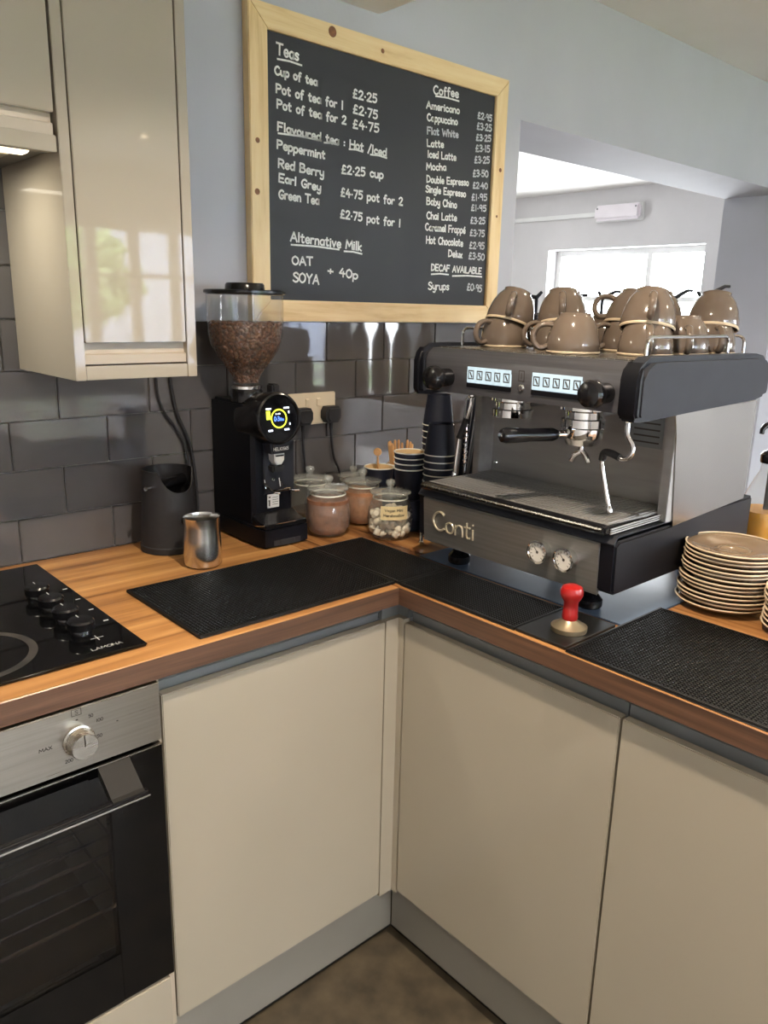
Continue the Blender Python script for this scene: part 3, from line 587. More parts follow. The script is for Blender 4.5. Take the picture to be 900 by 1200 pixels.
for x, z, r in ((.28, 2.058, .012), (.44, 2.05, .0055), (.065, 1.79, .006), (.062, 1.68, .007), (.915, 1.83, .006), (.91, 1.70, .004)): MB().lathe([(0, .0006), (r * .7, .0006), (r, .0002)], mat4=axis_m((x, BY - .0003, z), (0, -1, 0)), seg=18).build('wood_knot', M['knot'], cb)
MB().box(fx0 + fw - .004, fx1 - fw + .004, BY + .009, D - .001, fz0 + fw - .004, fz1 - fw + .004).build('board_panel', M['board'], cb, angle=0)
BP = BY + .0086
TXT = [('Teas',(0.125,1.981),(0.187,1.979),0.023), ('Cup of tea',(0.120,1.939),(0.241,1.936),0.017), ('£2.25',(0.353,1.930),(0.431,1.931),0.019), ('Pot of tea for 1',(0.124,1.901),(0.321,1.898),0.018), ('£2.75',(0.354,1.895),(0.434,1.894),0.019), ('Pot of tea for 2',(0.126,1.868),(0.331,1.865),0.018), ('£4.75',(0.354,1.861),(0.440,1.863),0.019), ('Flavoured tea : Hot /Iced',(0.127,1.821),(0.467,1.810),0.018), ('Peppermint',(0.125,1.782),(0.265,1.777),0.018), ('Red Berry',(0.128,1.741),(0.261,1.736),0.019), ('£2.25 cup',(0.319,1.751),(0.458,1.755),0.019), ('Earl Grey',(0.129,1.710),(0.252,1.702),0.018), ('£4.75 pot for 2',(0.317,1.697),(0.530,1.695),0.019), ('Green Tea',(0.128,1.673),(0.247,1.670),0.019), ('£2.75 pot for 1',(0.316,1.645),(0.524,1.640),0.019), ('Alternative Milk',(0.161,1.579),(0.387,1.570),0.021), ('OAT',(0.166,1.524),(0.228,1.525),0.019), ('SOYA',(0.168,1.484),(0.247,1.480),0.022), ('+ 40p',(0.276,1.505),(0.375,1.498),0.020), ('Coffee',(0.634,1.988),(0.731,1.996),0.020), ('Americano',(0.609,1.949),(0.738,1.956),0.017), ('£2.95',(0.815,1.956),(0.875,1.958),0.016), ('Cappuccino',(0.613,1.919),(0.732,1.926),0.017), ('£3.25',(0.814,1.928),(0.876,1.931),0.017), ('Flat White',(0.616,1.886),(0.737,1.894),0.017), ('£3.25',(0.813,1.898),(0.876,1.904),0.016), ('Latte',(0.617,1.855),(0.680,1.860),0.017), ('£3.15',(0.813,1.869),(0.874,1.875),0.017), ('Iced Latte',(0.620,1.828),(0.732,1.834),0.017), ('£3.25',(0.811,1.838),(0.875,1.845),0.017), ('Mocha',(0.617,1.796),(0.693,1.803),0.017), ('£3.50',(0.807,1.801),(0.872,1.807),0.017), ('Double Espresso',(0.620,1.764),(0.789,1.774),0.017), ('£2.40',(0.809,1.769),(0.872,1.774),0.016), ('Single Espresso',(0.617,1.739),(0.779,1.742),0.017), ('£1.95',(0.806,1.736),(0.872,1.742),0.017), ('Baby Chino',(0.622,1.707),(0.743,1.709),0.018), ('£1.95',(0.806,1.708),(0.871,1.712),0.016), ('Chai Latte',(0.624,1.670),(0.745,1.674),0.018), ('£3.25',(0.806,1.672),(0.869,1.676),0.017), ('Caramel Frappé',(0.620,1.639),(0.784,1.643),0.018), ('£3.75',(0.806,1.638),(0.869,1.640),0.017), ('Hot Chocolate',(0.626,1.605),(0.776,1.606),0.019), ('£2.95',(0.806,1.602),(0.871,1.604),0.018), ('Delux',(0.718,1.574),(0.775,1.574),0.018), ('£3.50',(0.805,1.573),(0.874,1.572),0.018), ('DECAF AVAILABLE',(0.650,1.533),(0.864,1.532),0.017), ('Syrups',(0.640,1.480),(0.725,1.481),0.020), ('£0.95',(0.804,1.483),(0.869,1.480),0.019), ]
UND = [((0.128,1.971),(0.196,1.971)), ((0.128,1.815),(0.254,1.817)), ((0.263,1.814),(0.306,1.815)), ((0.342,1.810),(0.387,1.810)), ((0.413,1.807),(0.469,1.806)), ((0.163,1.570),(0.312,1.568)), ((0.329,1.565),(0.389,1.562)), ((0.642,1.984),(0.734,1.987)), ((0.650,1.522),(0.721,1.524)), ((0.738,1.521),(0.867,1.524)), ]
for n_, (tx, p0, p1, cap) in enumerate(TXT):
    fine = n_ >= 20
    m_ = letter(MB(), tx, p0, p1, cap, .0042 if fine else .0046, lambda u, v: (u, BP, v), jit=.3)
    m_.build('chalk_writing', M['chalk2'] if fine and (tx[0] == '£' or tx == 'Flat White') else M['chalk'], cb, angle=0, recalc=False)
for p0, p1 in UND: MB().ribbon([p0, ((p0[0] + p1[0]) / 2, (p0[1] + p1[1]) / 2 + .002), p1], .0042, lambda u, v: (u, BP, v)).build('chalk_underline', M['chalk'], cb, angle=0, recalc=False)
# ------------------------------------------------------------------ rubber bar mats
def bar_mat(name, label, x0, x1, y0, y1, pitch, z=H, nub=True, h=.006):
    t = thing(name, label, 'bar mat', ((x0 + x1) / 2, (y0 + y1) / 2, z), 'black rubber bar mats')
    b = MB(); rim = .006 if nub else .001
    b.box(x0, x1, y0, y1, z + .0004, z + (.0028 if nub else h), .001, 0, 1)
    if nub:
        b2 = MB()
        b2.box(x0, x1, y0, y0 + rim, z + .0027, z + h, .001); b2.box(x0, x1, y1 - rim, y1, z + .0027, z + h, .001)
        b2.box(x0, x0 + rim, y0 + rim, y1 - rim, z + .0027, z + h, .001); b2.box(x1 - rim, x1, y0 + rim, y1 - rim, z + .0027, z + h, .001)
        b2.build('raised_rim', M['rubber'], t)
        nx, ny = int((x1 - x0 - 2 * rim) / pitch), int((y1 - y0 - 2 * rim) / pitch)
        px, py = (x1 - x0 - 2 * rim) / nx, (y1 - y0 - 2 * rim) / ny
        nb = MB(); V = nb.bm.verts.new; F = nb.bm.faces.new
        for i in range(nx):
            for j in range(ny):
                cx, cy = x0 + rim + (i + .5) * px, y0 + rim + (j + .5) * py
                a, c_ = pitch * .36, pitch * .27
                lo = [V((cx + sx * a, cy + sy * a, z + .0027)) for sx, sy in ((-1, -1), (1, -1), (1, 1), (-1, 1))]
                hi = [V((cx + sx * c_, cy + sy * c_, z + h - .0008)) for sx, sy in ((-1, -1), (1, -1), (1, 1), (-1, 1))]
                F(hi)
                for k in range(4): F((lo[k], lo[(k + 1) % 4], hi[(k + 1) % 4], hi[k]))
        o = nb.build('nub_grid', M['rubber'], t, angle=0, recalc=False); o['kind'] = 'stuff'
    b.build('base_sheet', M['rubber'], t)
    return t
bar_mat('bar_mat', 'wide black rubber bar mat on the left run, in front of the grinder', -.430, .008, .020, .303, .0065)
bar_mat('bar_mat', 'black nubbed mat in the inner corner, in front of the glass jars', .0105, .158, .0115, .303, .0058)
bar_mat('bar_mat', 'narrow black nubbed mat along the edge in front of the coffee machine', .008, .158, -.283, .009, .0058)
bar_mat('tamping_mat', 'small smooth black mat with the red tamper standing on it', .010, .160, -.388, -.285, .0085, nub=False)
bar_mat('bar_mat', 'large black rubber bar mat at the right, in front of the saucers', .004, .303, -.86, -.3925, .0065)

# ------------------------------------------------------------------ knock box and milk jug
kx, ky = -.228, .517
t = thing('knock_box', 'black round knock box with a cut-down front beside the grinder', 'knock box', (kx, ky, H))
def knock_shell():
    b = MB(); seg = 72; rings = []
    dirc = math.atan2(-.83, .10)
    def ztop(a):
        d = abs((a - dirc + PI) % (2 * PI) - PI)
        return .183 - (.047 * (1 - min(1, d / .95) ** 2.6) ** .8 if d < .95 else 0)
    prof = [(.0655, .001), (.0655, .014), (.0635, .016), (.0545, None)]
    for r, z in prof:
        rings.append([b.bm.verts.new((kx + (r) * math.cos(2 * PI * i / seg), ky + r * math.sin(2 * PI * i / seg), H + (z if z is not None else ztop(2 * PI * i / seg)))) for i in range(seg)])
    rings.append([b.bm.verts.new((kx + .0515 * math.cos(2 * PI * i / seg), ky + .0515 * math.sin(2 * PI * i / seg), H + ztop(2 * PI * i / seg))) for i in range(seg)])
    rings.append([b.bm.verts.new((kx + .058 * math.cos(2 * PI * i / seg), ky + .058 * math.sin(2 * PI * i / seg), H + .02)) for i in range(seg)])
    for A, B in zip(rings, rings[1:]):
        for i in range(seg): b.bm.faces.new((A[i], A[(i + 1) % seg], B[(i + 1) % seg], B[i]))
    b.bm.faces.new(rings[-1]); b.bm.faces.new(rings[0][::-1])
    return b
knock_shell().build('bin', M['blackm'], t)
dv = Vector((.9, .42, 0)).normalized(); kc = Vector((kx, ky, H + .150))
MB().tube([kc - dv * .050, kc + dv * .050], .013, 20).build('knock_bar', M['black'], t)
for s in (-1, 1): MB().tube([kc + dv * s * .0515, kc + dv * s * .075], .0045, 14).build('bar_end', M['chrome'], t)
MB().tube([(kx + .0065, ky - .0605, H + .075), (kx + .0065, ky - .0625, H + .075)], .009, 18).build('logo_stud', M['black'], t)

jx, jy = -.232, .363
t = thing('steel_beaker', 'small polished steel beaker standing in front of the knock box', 'beaker', (jx, jy, H))
def jug():
    b = MB(); seg = 64
    pr = [(.0, .001), (.038, .001), (.0425, .006), (.0435, .03), (.0415, .06), (.0400, .085), (.0408, .104), (.0413, .106), (.0403, .1065), (.0392, .104), (.0390, .085), (.0405, .06), (.042, .03), (.040, .008), (0, .006)]
    b.lathe(pr, (jx, jy, H), seg)
    for v in b.bm.verts:
        x, y, z = v.co.x - jx, v.co.y - jy, v.co.z - H
        a = math.atan2(y, x); d = abs((a - 2.6 + PI) % (2 * PI) - PI)
        if z > .08 and d < .5 and False: f = (1 + math.cos(PI * d / .5)) / 2 * (z - .08) / .0265; v.co.x += f * .012 * math.cos(2.6); v.co.y += f * .012 * math.sin(2.6); v.co.z += f * .004
    return b
b_ = jug()
for v in b_.bm.verts: v.co.x = jx + (v.co.x - jx) * .93; v.co.y = jy + (v.co.y - jy) * .93
b_.build('beaker_body', M['jugsteel'], t, angle=60)
hdl = [(jx + .037, jy + .017, H + .092), (jx + .058, jy + .028, H + .094), (jx + .066, jy + .032, H + .075), (jx + .060, jy + .029, H + .04), (jx + .038, jy + .018, H + .022)]
MB().lathe([(.0382, .1035), (.0386, .1068), (.0374, .1068), (.0372, .104)], (jx, jy, H), 64).build('rolled_lip', M['chrome'], t)

# ------------------------------------------------------------------ coffee grinder
gx, gy = -.014, .475
gr = thing('coffee_grinder', 'tall black coffee grinder with clear hopper and round screen', 'coffee grinder', (gx, gy, H))
z = lambda v: H + v
bd = MB()
bd.prism([(-.069, .593), (-.071, .52), (-.068, .43), (-.060, .422), (.036, .422), (.044, .430), (.047, .52), (.045, .593)], 'z', z(.012), z(.325), bev=.006, seg=3)
bd.build('body', M['navy'], gr)
bs = MB()
bs.prism([(-.073, .585), (-.078, .47), (-.079, .395), (-.073, .366), (.044, .366), (.050, .395), (.049, .47), (.045, .585)], 'z', z(.002), z(.048), bev=.004)
# front apron raked up to the column, with the arch cut under its front edge
bs.build('base', M['navy'], gr)
ap = MB(); ap.prism([(.3662, z(.047)), (.4215, z(.047)), (.4215, z(.072)), (.395, z(.060)), (.3662, z(.056))], 'x', -.0735, .0445, bev=.003); ap.build('front_apron', M['black'], gr)
MB().prism([(-.050, .3655), (-.035, .3655), (-.030, .3645), (.004, .3645), (.009, .3655), (.024, .3655), (.024, .3663), (-.050, .3663)], 'z', z(.005), z(.018)).build('foot_arch', M['blackm'], gr, angle=0)
tr_ = MB(); tr_.tube([(-.0765, .40, z(.0505)), (-.0735, .3705, z(.0562)), (-.0145, .365, z(.0575)), (.0445, .3705, z(.0562)), (.0475, .40, z(.0505))], .0012, 6); tr_.build('edge_highlight_trim', M['chrome'], gr)
MB().prism([(-.041, z(.115)), (.043, z(.115)), (.043, z(.235)), (-.041, z(.235))], 'y', .4165, .4222, bev=.002).build('front_plate', M['endcap'], gr)
# round head carrying the screen, tilted a little upwards
hm = axis_m((gx - .004, .432, z(.288)), (0, -1, .10))
MB().lathe([(0, -.06), (.052, -.06), (.058, -.052), (.0595, 0), (.0595, .040), (.057, .046), (.053, .048), (.051, .0455), (.0505, .043), (0, .043)], mat4=hm, seg=64).build('screen_housing', M['black'], gr)
def disc_poly(r, cut, n=60):
    p = []
    for i in range(n + 1):
        a = -PI / 2 + cut + (2 * PI - 2 * cut) * i / n; p.append((r * math.cos(a), r * math.sin(a)))
    return p
sm = MB(); sm.prism(disc_poly(.0485, .85), 'z', .0432, .0446); sm.xform(hm); scr = sm.build('display', M['screen'], gr)
e = MB(); ring(e, (0, 0), .0215, .0032, .0449); e.xform(hm); e.build('display_ring', M['scr_y'], scr, angle=0, recalc=False)
e = MB(); letter(e, '0.3', (-.0125, -.005), (.001, -.005), .0095, .0018, lambda u, v: (u, v, .0449)); letter(e, '8s', (.003, -.005), (.0125, -.005), .006, .0014, lambda u, v: (u, v, .0449)); e.xform(hm); e.build('display_digits', M['scr_b'], scr, angle=0, recalc=False)
e = MB(); q = .0449
for x0_, x1_, y0_, y1_ in ((-.033, -.019, .021, .0245), (.014, .029, .021, .0245), (-.030, -.018, -.0275, -.0235), (.013, .026, -.0275, -.0235), (-.0085, -.0055, .009, .012), (-.002, .004, .009, .012), (.026, .029, .010, .016), (.027, .030, -.016, -.011)): e.face([(x0_, y0_, q), (x1_, y0_, q), (x1_, y1_, q), (x0_, y1_, q)])
e.xform(hm); e.build('display_icons', M['scr_w'], scr, angle=0, recalc=False)
e = MB(); e.face([(-.033, -.001, q), (-.0225, -.001, q), (-.0225, .0185, q), (-.033, .0185, q)]); e.xform(hm); e.build('display_tab', M['scr_y'], scr, angle=0, recalc=False)
# chin under the screen with the lettering, then the spout and portafilter fork
MB().prism([(gx - .030, z(.252)), (gx + .026, z(.252)), (gx + .022, z(.213)), (gx - .024, z(.213))], 'y', .385, .425, bev=.004).build('chin', M['endcap'], gr)
e = MB(); letter(e, 'HELIOS65', (gx - .021, z(.221)), (gx + .019, z(.221)), .0068, .0012, lambda u, v: (u, .3846, v)); e.build('lettering', M['mark'], gr, angle=0, recalc=False)
MB().prism([(gx - .014, z(.212)), (gx + .014, z(.212)), (gx + .013, z(.196)), (gx + .006, z(.186)), (gx - .006, z(.186)), (gx - .013, z(.196))], 'y', .392, .420, bev=.002).build('spout', M['mark'], gr)
MB().prism([(gx - .011, z(.209)), (gx + .011, z(.209)), (gx + .011, z(.206)), (gx - .011, z(.206))], 'y', .3912, .3925).build('spout_slot', M['black'], gr, angle=0)
MB().box(gx - .016, gx + .016, .395, .419, z(.168), z(.186), .004).build('spout_collar', M['blackm'], gr)
fk = MB(); fk.tube([(gx - .028, .418, z(.142)), (gx - .028, .375, z(.130)), (gx - .020, .362, z(.129))], .003, 8, smooth=4); fk.tube([(gx + .018, .418, z(.142)), (gx + .018, .375, z(.130)), (gx + .030, .358, z(.131))], .003, 8, smooth=4); fk.tube([(gx - .028, .378, z(.131)), (gx + .018, .378, z(.131))], .003, 8)
fk.tube([(gx - .026, .417, z(.15)), (gx - .026, .412, z(.13))], .002, 6); fk.tube([(gx + .014, .417, z(.15)), (gx + .014, .412, z(.13))], .002, 6)
fk.build('portafilter_fork', M['chrome'], gr)
MB().lathe([(0, .003), (.004, .002), (.0045, 0)], mat4=axis_m((gx - .003, .4162, z(.148)), (0, -1, 0)), seg=14).build('fork_screw', M['chrome'], gr)
sk = MB(); sk.box(-.0305, .003, .4205, .4221, z(.080), z(.113), .003, 0, 2); skl = sk.build('sticker', M['mark'], gr)
e = MB(); mk = lambda u, v: (u, .4203, v); e.ribbon([(-.0245, z(.086)), (-.0245, z(.098))], .004, mk); e.ribbon([(-.0265, z(.098)), (-.0235, z(.098))], .003, mk); e.ribbon([(-.0255, z(.106)), (-.0225, z(.106))], .0035, mk)
for k in range(4): e.ribbon([(-.016, z(.088 + k * .0055)), (-.001, z(.088 + k * .0055))], .0013, mk)
e.build('sticker_print', M['markd'], skl, angle=0, recalc=False)
MB().tube([(.052, .455, z(.289)), (.068, .452, z(.289))], .017, 20).build('side_knob', M['black'], gr)
MB().box(.010, .030, .452, .480, z(.324), z(.362), .004).build('adjust_catch', M['blackm'], gr)
hx, hy = -.036, .490
MB().lathe([(.037, .322), (.037, .345), (.034, .352), (.033, .352)], (hx, hy, H), 40).build('grinding_collar', M['black'], gr)
MB().lathe([(.036, .352), (.036, .358), (.030, .360)], (hx, hy, H), 40).build('hopper_clip', M['chrome'], gr)
hop = MB().lathe([(.030, .360), (.031, .378), (.045, .400), (.066, .425), (.079, .448), (.0845, .475), (.0855, .51), (.0855, .560)], (hx, hy, H), 64).build('hopper', M['hopper'], gr, angle=60, recalc=False)
MB().lathe([(0, .568), (.088, .568), (.0905, .566), (.0905, .561), (.084, .558), (0, .558)], (hx, hy, H), 64).build('hopper_lid', M['black'], gr)
MB().lathe([(0, .583), (.040, .583), (.043, .579), (.044, .568)], (hx - .002, hy - .004, H), 48).build('lid_knob', M['black'], gr)
# roasted beans filling the hopper
bn = MB(); inner = [(0, .365), (.026, .365), (.027, .378), (.040, .400), (.060, .425), (.072, .448), (.077, .475), (.078, .492), (0, .494)]
bn.lathe(inner, (hx, hy, H), 40)
tpl = bmesh.new(); bmesh.ops.create_icosphere(tpl, subdivisions=1, radius=1.0); tv = [v.co.copy() for v in tpl.verts]; tf = [[v.index for v in f.verts] for f in tpl.faces]; tpl.free()
def bean(mb, p, n, s=.0058):
    ax = axis_m(p, n) @ Matrix.Rotation(random.uniform(0, PI), 4, 'Z')
    vs = [mb.bm.verts.new(ax @ Vector((v.x * s * 1.35, v.y * s, v.z * s * .62))) for v in tv]
    for f in tf: mb.bm.faces.new([vs[i] for i in f]).smooth = True
for i in range(1700):
    k = random.uniform(0, 1); zz = .370 + k * .124
    for (ra, za), (rb, zb_) in zip(inner[1:], inner[2:]):
        if za <= zz <= zb_: r = ra + (rb - ra) * (zz - za) / max(1e-6, zb_ - za); break
    if random.random() > r / .08: continue
    a = random.uniform(0, 2 * PI); p = Vector((hx + r * math.cos(a), hy + r * math.sin(a), H + zz)); bean(bn, p, Vector((math.cos(a), math.sin(a), -.3 + random.gauss(0, .35))))
for i in range(380):
    r = .078 * math.sqrt(random.random()); a = random.uniform(0, 2 * PI); bean(bn, Vector((hx + r * math.cos(a), hy + r * math.sin(a), H + .495 + random.uniform(-.002, .003))), Vector((random.gauss(0, .3), random.gauss(0, .3), 1)))
tag(bn.build('coffee_beans', M['bean'], angle=0, recalc=False), 'roasted coffee beans filling the clear grinder hopper', 'coffee beans', kind='stuff')

# ------------------------------------------------------------------ socket, plugs, cables
WF = D - .0115
sc = thing('wall_socket', 'cream double socket on the tiles behind the grinder', 'socket', (.225, WF, 1.165))
MB().box(.150, .302, WF - .010, WF - .0003, 1.124, 1.207, .0025, 0, 3).build('face_plate', M['socket'], sc)
for x in (.208, .244): MB().prism([(WF - .0098, 1.172), (WF - .0098, 1.194), (WF - .0135, 1.190), (WF - .012, 1.174)], 'x', x - .006, x + .006, bev=.0006).build('rocker_switch', M['socket'], sc)
def plug(x, lab, pts):
    p = thing('mains_plug', lab, 'plug', (x, WF - .02, 1.150))
    b = MB(); b.prism([(x - .016, 1.129), (x + .016, 1.129), (x + .025, 1.142), (x + .025, 1.160), (x + .018, 1.172), (x - .018, 1.172), (x - .025, 1.160), (x - .025, 1.142)], 'y', WF - .046, WF - .0105, bev=.006, seg=3); b.build('plug_body', M['blackm'], p)
    MB().tube([(x, WF - .03, 1.131), (x, WF - .03, 1.112)], [.0065, .0048], 12).build('strain_relief', M['blackm'], p)
    tag(MB().tube(pts, .0036, 8, smooth=8).build('power_cable', M['blackm']), lab.replace('plug', 'cable hanging from the plug'), 'cable')
plug(.180, 'black mains plug in the left socket, half behind the grinder screen', [(.180, WF - .03, 1.113), (.183, WF - .028, 1.06), (.197, WF - .018, 1.0), (.205, WF - .012, .93), (.19, WF - .008, .8935)])
plug(.272, 'black mains plug in the right socket above the glass jars', [(.272, WF - .03, 1.113), (.276, WF - .028, 1.075), (.290, WF - .02, 1.03), (.318, WF - .012, .98), (.325, WF - .009, .8935)])
tag(MB().tube([(-.175, WF - .006, 1.32), (-.172, WF - .006, 1.25), (-.160, WF - .007, 1.18), (-.130, WF - .008, 1.10), (-.118, WF - .009, .98), (-.12, WF - .009, .8945)], .004, 8, smooth=8).build('power_cable', M['blackm']), 'black cable looping down the tiles left of the grinder', 'cable')
tag(MB().tube([(-.200, WF - .0055, 1.31), (-.207, WF - .0055, 1.25), (-.194, WF - .006, 1.19), (-.158, WF - .007, 1.135), (-.142, WF - .016, 1.08), (-.14, WF - .018, .8945)], .003, 8, smooth=8).build('power_cable', M['blackm']), 'thinner black cable on the tiles left of the grinder, outermost of the two', 'cable')

# ------------------------------------------------------------------ glass jars
def jar_parts(root, fill, ftop):
    MB().lathe([(0, .0015), (.036, .0015), (.046, .006), (.0535, .024), (.056, .048), (.0535, .074), (.047, .092), (.0425, .099), (.0435, .106), (.046, .1085), (.044, .1095)], (0, 0, 0), 56).build('jar_body', M['glass'], root, angle=60, recalc=False, local=True)
    MB().lathe([(.040, .099), (.0402, .110), (.048, .111), (.0505, .1135), (.049, .117), (.036, .1195), (.014, .1225), (.0075, .124), (.0068, .128), (.0105, .132), (.0125, .138), (.010, .1435), (.004, .146), (0, .146)], (0, 0, 0), 48).build('lid', M['lidglass'], root, angle=60, recalc=False, local=True)
    MB().lathe([(.0415, .0985), (.0435, .0995), (.0435, .1015), (.0415, .1025)], (0, 0, 0), 40).build('seal', M['prim'], root, local=True)
def jar_fill(name, m, top, label, loc, sc_=1.0, heap=.004):
    prof = [(0, .004), (.034, .004), (.044, .009), (.0515, .025), (.0538, .048), (.0515, .073), (.0455, .090)]
    p = [q for q in prof if q[1] < top]; p.append((p[-1][0] - .0006, top)); p.append((p[-1][0] * .5, top + heap)); p.append((0, top + heap * 1.2))
    b = MB(); b.lathe([(r * sc_, zz * sc_) for r, zz in p], loc, 44)
    return tag(b.build(name, m, angle=60), label, 'jar contents', kind='stuff')
JARS = [('storage_jar', 'clear glass jar of brown cocoa, nearest the grinder in the front row', (.125, .392), 1.0, 'cocoa', .0885),
        ('storage_jar', 'clear glass jar with a handwritten cream label, nearest the coffee machine', (.225, .278), .98, 'mallow', .06),
        ('storage_jar', 'clear glass jar of pale brown powder, between the cocoa and the labelled jar', (.258, .420), .97, 'sugar', .0885),
        ('storage_jar', 'clear glass jar half behind the cocoa jar, beside the grinder', (.166, .520), .98, 'darkjar', .03),
        ('storage_jar', 'small glass jar at the wall, directly below the hanging plug cable', (.322, .535), .84, 'sugar', .07),
        ('storage_jar', 'small glass jar at the wall, furthest right beside the wooden stirrers', (.412, .538), .80, 'darkjar', .05)]
jroot = thing('storage_jar', JARS[0][1], 'jar', (JARS[0][2][0], JARS[0][2][1], H), 'glass jars with lids')
jar_parts(jroot, None, 0)
for i, (nm, lab, p, s_, f, top) in enumerate(JARS):
    if i: dup(jroot, (p[0], p[1], H), lab, scale=(s_,) * 3)
    if f != 'mallow':
        jar_fill({'cocoa': 'cocoa_powder', 'sugar': 'chocolate_powder', 'darkjar': 'loose_tea'}[f], M[f], top, ['brown cocoa filling the jar nearest the grinder', '', 'pale brown powder in the middle jar of the front group', 'dark leaves low in the jar half behind the cocoa', 'pale powder in the small jar below the plug cable', 'dark leaves in the small jar beside the stirrers'][i], (p[0], p[1], H), s_)
mm = MB(); px, py = .225, .278
for i in range(150):
    a = random.uniform(0, 2 * PI); zz = random.uniform(.012, .066); r = .041 * math.sqrt(random.random()) if i % 3 else .041
    r = min(r, .030) if zz < .016 else r
    c_ = Vector((px + r * math.cos(a), py + r * math.sin(a), H + zz)); d = Vector((random.gauss(0, 1), random.gauss(0, 1), random.gauss(0, 1))).normalized()
    mm.lathe([(0, -.008), (.006, -.008), (.0078, -.006), (.0078, .006), (.006, .008), (0, .008)], mat4=axis_m(c_, d), seg=10)
tag(mm.build('marshmallows', M['mallow'], angle=50), 'small white marshmallows in the labelled jar', 'marshmallows', kind='stuff')
lb = MB(); A0 = math.atan2(-.80, -.62) + .12
def cyl(u, v, r=.0562): return (px + r * math.cos(A0 + u / r), py + r * math.sin(A0 + u / r), H + v)
for i in range(16):
    u0, u1 = -.034 + i * .00425, -.034 + (i + 1) * .00425
    lb.face([cyl(u0, .056), cyl(u1, .056), cyl(u1, .089), cyl(u0, .089)])
lbo = tag(lb.build('jar_label', M['paper'], angle=60, recalc=False), 'cream paper label with two handwritten lines on the white jar', 'label')
e = MB(); letter(e, 'Vegan Mini', (-.024, .0765), (.020, .0765), .006, .0012, lambda u, v: cyl(u, v, .0566), jit=.4); letter(e, 'Marshmallow', (-.027, .064), (.024, .0645), .006, .0012, lambda u, v: cyl(u, v, .0566), jit=.4)
e.build('label_writing', M['ink'], lbo, angle=0, recalc=False)

# small steel spoon leaning beside the labelled jar
sp = thing('steel_spoon', 'small steel spoon leaning between the labelled jar and the coffee machine', 'spoon', (.232, .178, H))
MB().tube([(.232, .176, H + .004), (.246, .190, H + .04), (.262, .206, H + .085)], [.0042, .0025], 8, smooth=4).build('spoon_handle', M['chrome'], sp)
b = MB(); b.lathe([(0, -.004), (.004, -.0035), (.0072, 0), (.006, .003), (0, .004)], mat4=axis_m((.2305, .1735, H + .0075), (.3, .3, .5)), seg=16); b.build('spoon_bowl', M['chrome'], sp)
# ------------------------------------------------------------------ paper cup stacks, stirrers, straws
def cup_mesh(h=.108, rt=.040, rb=.028, inv=False):
    return h, rt, rb
def paper_cup(label, loc, inv, group):
    t = thing('paper_cup', label, 'paper cup', loc, group)
    h, rt, rb = .076, .0385, .029
    if not inv:
        MB().lathe([(0, .006), (rb - .002, .006), (rb, .0), (rb + .0005, .004), (rt, h)], loc, 40).build('cup_wall', M['pcup'], t, recalc=False)
        MB().lathe([(rt - .0016, h), (rb - .001, .0075), (0, .0075)], loc, 40).build('cup_lining', M['kraft'], t, recalc=False)
        MB().lathe([(rt - .0016, h + .0005), (rt - .001, h + .002), (rt + .0008, h + .002), (rt + .0015, h + .0005), (rt + .0006, h - .001), (rt - .0012, h - .0008), (rt - .0016, h + .0005)], loc, 40).build('rolled_rim', M['prim'], t)
    else:
        MB().lathe([(rt, .001), (rb + .0003, h - .003), (rb, h), (rb - .0018, h - .0005), (rb - .002, h - .007), (0, h - .007)], loc, 40).build('cup_wall', M['pcup'], t, recalc=False)
        MB().lathe([(rt - .0014, .0022), (rt - .001, .0005), (rt + .0008, .0003), (rt + .0016, .0016), (rt + .0008, .003), (rt - .001, .003), (rt - .0014, .0022)], loc, 40).build('rolled_rim', M['prim'], t)
    return t
ORD = ['bottom', 'second', 'third', 'fourth', 'fifth', 'sixth', 'seventh', 'eighth', 'ninth', 'tenth', 'eleventh', 'twelfth', 'thirteenth', 'fourteenth', 'fifteenth', 'sixteenth', 'seventeenth']
def stack(n, loc, inv, pitch, lab, group, rots=0):
    c0 = paper_cup(lab % 'bottom', loc, inv, group)
    for k in range(1, n):
        dup(c0, (loc[0] + random.uniform(-.0008, .0008), loc[1] + random.uniform(-.0008, .0008), loc[2] + k * pitch), lab % ('top' if k == n - 1 else ORD[k] + ' from the bottom'))
cn = thing('canister', 'plain black canister under the upright paper cups behind the jars', 'canister', (.312, .306, H))
MB().lathe([(0, .001), (.034, .001), (.035, .003), (.035, .066)], (.312, .306, H), 36).build('body', M['pcup'], cn)
MB().lathe([(.0358, .062), (.0358, .077), (.034, .0785), (0, .0785)], (.312, .306, H), 36).build('lid', M['pcup'], cn)
stack(4, (.312, .306, H + .079), False, .0135, 'black paper cup in the upright stack behind the jars, %s', 'upright black paper cups')
stack(13, (.338, .228, H), True, .0165, 'upturned black paper cup in the nearer tall stack, %s', 'nearer stack of upturned black cups')
stack(17, (.402, .300, H), True, .016, 'upturned black paper cup in the tallest stack, %s', 'tallest stack of upturned black cups')
for i, (x, y) in enumerate(((.318, .425),)):
    paper_cup('black paper cup holding wooden stirrers behind the upright cup stack', (.398, .425, H + .0615), False, 'cups for stirrers')
    paper_cup('black paper cup holding the little wooden spoon, left of the stirrers', (.318, .425, H + .0615), False, 'cups for stirrers')
bxs = tag(MB().box(.276, .44, .384, .468, H + .0005, H + .061, .002).build('sugar_box', M['pcup']), 'low dark box under the two cups of stirrers', 'box')
